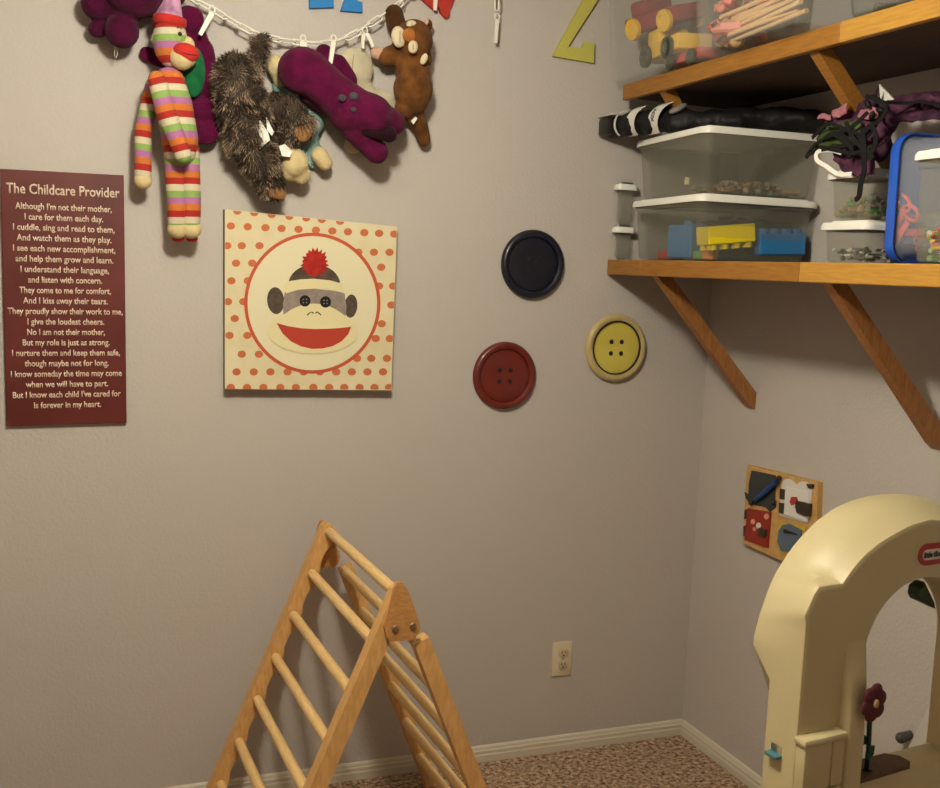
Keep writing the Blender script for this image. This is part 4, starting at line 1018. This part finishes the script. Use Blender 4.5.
# pale blue and cream plush behind the furry one
t = toy('plush_toy', 'pale blue and cream plush toy tucked behind the grey furry one', 'soft toy', 300, 170)
obj('blue_suit', stuffed([('c',281,86,8,298,112,14,.0),('e',306,120,19,18,.0),('c',316,122,10,321,112,8,.008),('c',306,132,14,310,148,11,.01),('c',311,146,10,316,154,10.5,.015)], squash=.6), TEALP, t, 'all', label='pale blue suit')
obj('head', stuffed([('e',294,163,14,14,.03),('e',301,174,9,10,.035),('e',288,171,11,10,.03)]), CRM, t, 'all', label='cream head')
obj('hand', stuffed([('e',276,66,9,11,.01),('c',277,68,9,281,82,7,.005)]), CRM, t, 'all', label='cream hand')
obj('hand', stuffed([('c',319,155,8.5,325,163,7.5,.02)]), CRM, t, 'all', label='cream hand')
bm = B(); tube(bm, [W(303,150,.085),W(306,158,.09),W(311,167,.085),W(314,168,.08),W(309,162,.085),W(306,152,.085)], .0016, 6); obj('ribbon', bm, TEALP, t)

# grey furry plush hanging by its tail
t = toy('plush_toy', 'grey brown furry plush toy hanging upside down by its tail', 'soft toy', 262, 190)
bs = stuffed([('c',252,70,8.5,262,40,6.5,.04),('e',237,80,20,24,.035),('e',240,98,23,21,.035),('c',241,104,21,246,135,20,.02),('e',248,140,21,19,.02),('c',256,115,14,282,106,12,.035),('c',282,106,12,300,124,13,.045),('c',246,140,16,258,160,15,.03),('c',262,158,16,270,184,13,.03),('c',292,130,11,288,142,9,.04)], .005, 3)
fb = fur(bs, 12000, .020, 5)
obj('plush_body', bs, FURD, t, 'all'); obj('fur', fb, [FURD,FURM,FURL], t, fixn=False)
for x, y, rx, ry, dz in ((303.5,131,9,11,.088),(277,193,9.5,6,.075)):
    bm = B(); c_ = W(x,y,dz+.03); k = scale_at(c_); ball(bm, c_, (rx*k,.010,ry*k), Matrix.Rotation(.3,4,'Y')); obj('sole', bm, TANP, t, 'all', label='tan foot sole')
for pts in ([(255,120),(258,117),(268,132),(270,140),(262,147),(258,135)], [(266,116),(274,132),(272,136),(267,130)], [(279,146),(285,144),(292,151),(290,157),(282,156)]):
    bm = B(); pp = [W(x,y,.128+.004*(i%2)) for i,(x,y) in enumerate(pts)]; prism(bm, pp, (0,.0015,0)); obj('care_tag', bm, WHITEP, t, label='white care tag')

# cream plush behind the middle purple one
t = toy('plush_toy', 'pale cream plush toy hidden behind the middle purple plush', 'soft toy', 360, 100)
obj('plush_body', stuffed([('e',358,67,18,20,.0),('c',360,84,14,368,104,14,.0),('c',372,96,10,389,99,8,.0),('e',391,103,8,7,.0),('c',362,110,12,355,142,9,.0),('e',354,146,9.5,7,.0)], squash=.5), CRMG, t, 'all')
bm = B(); tube(bm, [W(354,50,.045),W(353,60,.060),W(352,75,.059),W(353,84,.048)], .0008, 6); obj('seam', bm, TANP, t)

# purple plush in the middle
t = toy('plush_toy', 'large purple plush toy with an open mouth hanging in the middle of the chain', 'soft toy', 345, 120)
D2 = .050
obj('plush_body', stuffed([('e',303,71,24,22,D2),('c',308,72,21,332,92,19,D2),('c',324,53,8.5,331,66,9,D2-.02),('c',338,64,9,347,80,10,D2-.02),('c',332,92,19,350,108,22,D2),('e',352,110,23,22,D2),('c',352,110,21,372,116,20,D2+.01),('c',372,114,17,393,123,11.5,D2+.02),('e',374,112,12,9,D2+.035),('c',356,128,14,370,146,10.5,D2+.02),('c',370,146,10.5,377,152,11,D2+.022),('c',313,92,14,330,105,12,D2-.015),('e',397,122,8,9,D2-.0)]), PURP, t, 'all')
obj('mouth_lining', stuffed([('c',366,131,5,389,134.5,7.5,.128,.118)], .004, 2), MOUTH, t, 'all', label='dark open mouth')
for x, y, r, d in ((342.3,98,4.4,.181),(354,96.5,5,.184),(353.5,110,3.2,.186)):
    bm = B(); p_ = W(x,y,d); k = scale_at(p_); ball(bm, p_, (r*k,.008,r*k*.85)); obj('spot', bm, SPOT, t, 'all', label='grey round spot')

# brown cat plush
t = toy('plush_toy', 'brown cat plush with cream eyes and muzzle at the right end of the chain', 'soft toy', 414, 120)
obj('plush_body', stuffed([('e',414,40,18,19,.03),('e',402,38,10,12,.045),('c',411,62,16,413,74,17,.012),('e',413,89,19,19.5,.015),('c',410,62,11,391,55,9,.03),('c',391,55,9,386,58,8.5,.03),('c',414,100,14,405,108,10.5,.025),('c',412,110,11,420,126,8,.01),('c',420,126,8,424,140,6.5,.005),('e',428,25,4.5,6,.03),('c',420,52,10,424,60,8,.03)]), BRWN, t, 'all')
obj('raised_paw', stuffed([('c',394,14,9,396,24,9.5,.02),('c',396,24,9.5,401,32,9,.02)]), BRWD, t, 'all', label='dark brown raised paw')
def patch(name, x, y, rx, ry, d, m, rot=0, th=.008, label=None):
    bm = B(); c_ = W(x,y,d); k = scale_at(c_); ball(bm, c_, (rx*k,th,ry*k), Matrix.Rotation(rot,4,'Y')); return obj(name, bm, m, t, 'all', label=label)
CW = plush_mat('pale cream felt', (.66,.56,.38,1), .05)
patch('muzzle', 398.5,37,7.5,10.5,.118,CW,-.15,.014,'cream muzzle'); patch('eye_patch', 412,25,6,4.6,.121,CW,.1,.010,'cream eye patch'); patch('eye_patch', 413,47,5.2,6.4,.139,CW,.1,.008,'cream eye patch')
patch('face_patch', 409.5,35.5,7.5,7,.134,ORG,0,.008,'orange brown face patch'); patch('ear_lining', 424,59,3.4,6,.130,CW,.4,.006); patch('ear_lining', 426.5,22,2.2,4,.098,PNK,.3,.005)
obj('pink_paw', stuffed([('c',378,54,5,383,56,7,.03),('e',376,53,6,6,.03)], .004, 3), PNK, t, 'all', label='pale pink paw end')
bm = B()
for a_, b_ in (((412,22.5),(412,27.5)),((413,44),(413,50)),((400,31),(400,43))): tube(bm, [W(*a_,.1335 if a_[0] < 413 else .148), W(*b_,.1335 if a_[0] < 413 else .148)], .0008, 6)
obj('eye_slit', bm, BLACK, t)
bm = B(); prism(bm, [W(411,121,.08),W(415.5,116.5,.08),W(417.5,118.5,.08),W(413.5,124.5,.08)], (0,.0015,0)); obj('care_tag', bm, WHITEP, t, label='white care tag')

# ------------------------------------------------------------------ light
ld = bpy.data.lights.new('ceiling_lamp_light', 'POINT'); ld.energy = 73; ld.color = (1.0, .94, .76); ld.shadow_soft_size = .075
lo = bpy.data.objects.new('ceiling_lamp_light', ld); lo.location = (-1.66, -1.45, 2.33); link(lo)
w = bpy.data.worlds.new('World'); SC.world = w; w.use_nodes = True
w.node_tree.nodes['Background'].inputs[0].default_value = (.02,.02,.02,1); w.node_tree.nodes['Background'].inputs[1].default_value = .1

# ------------------------------------------------------------------ camera and view
cd = bpy.data.cameras.new('Camera'); cam = bpy.data.objects.new('Camera', cd); link(cam)
cd.sensor_fit = 'HORIZONTAL'; cd.sensor_width = 36; cd.lens = FPX*36/940; cd.clip_start = .02
R3 = Matrix((_r, _u, -_f)).transposed().to_4x4(); cam.matrix_world = Matrix.Translation(CAM) @ R3
SC.camera = cam
SC.view_settings.view_transform = 'Standard'; SC.view_settings.look = 'None'; SC.view_settings.gamma = 1; SC.view_settings.exposure = 0.0
SC.view_settings.use_curve_mapping = False
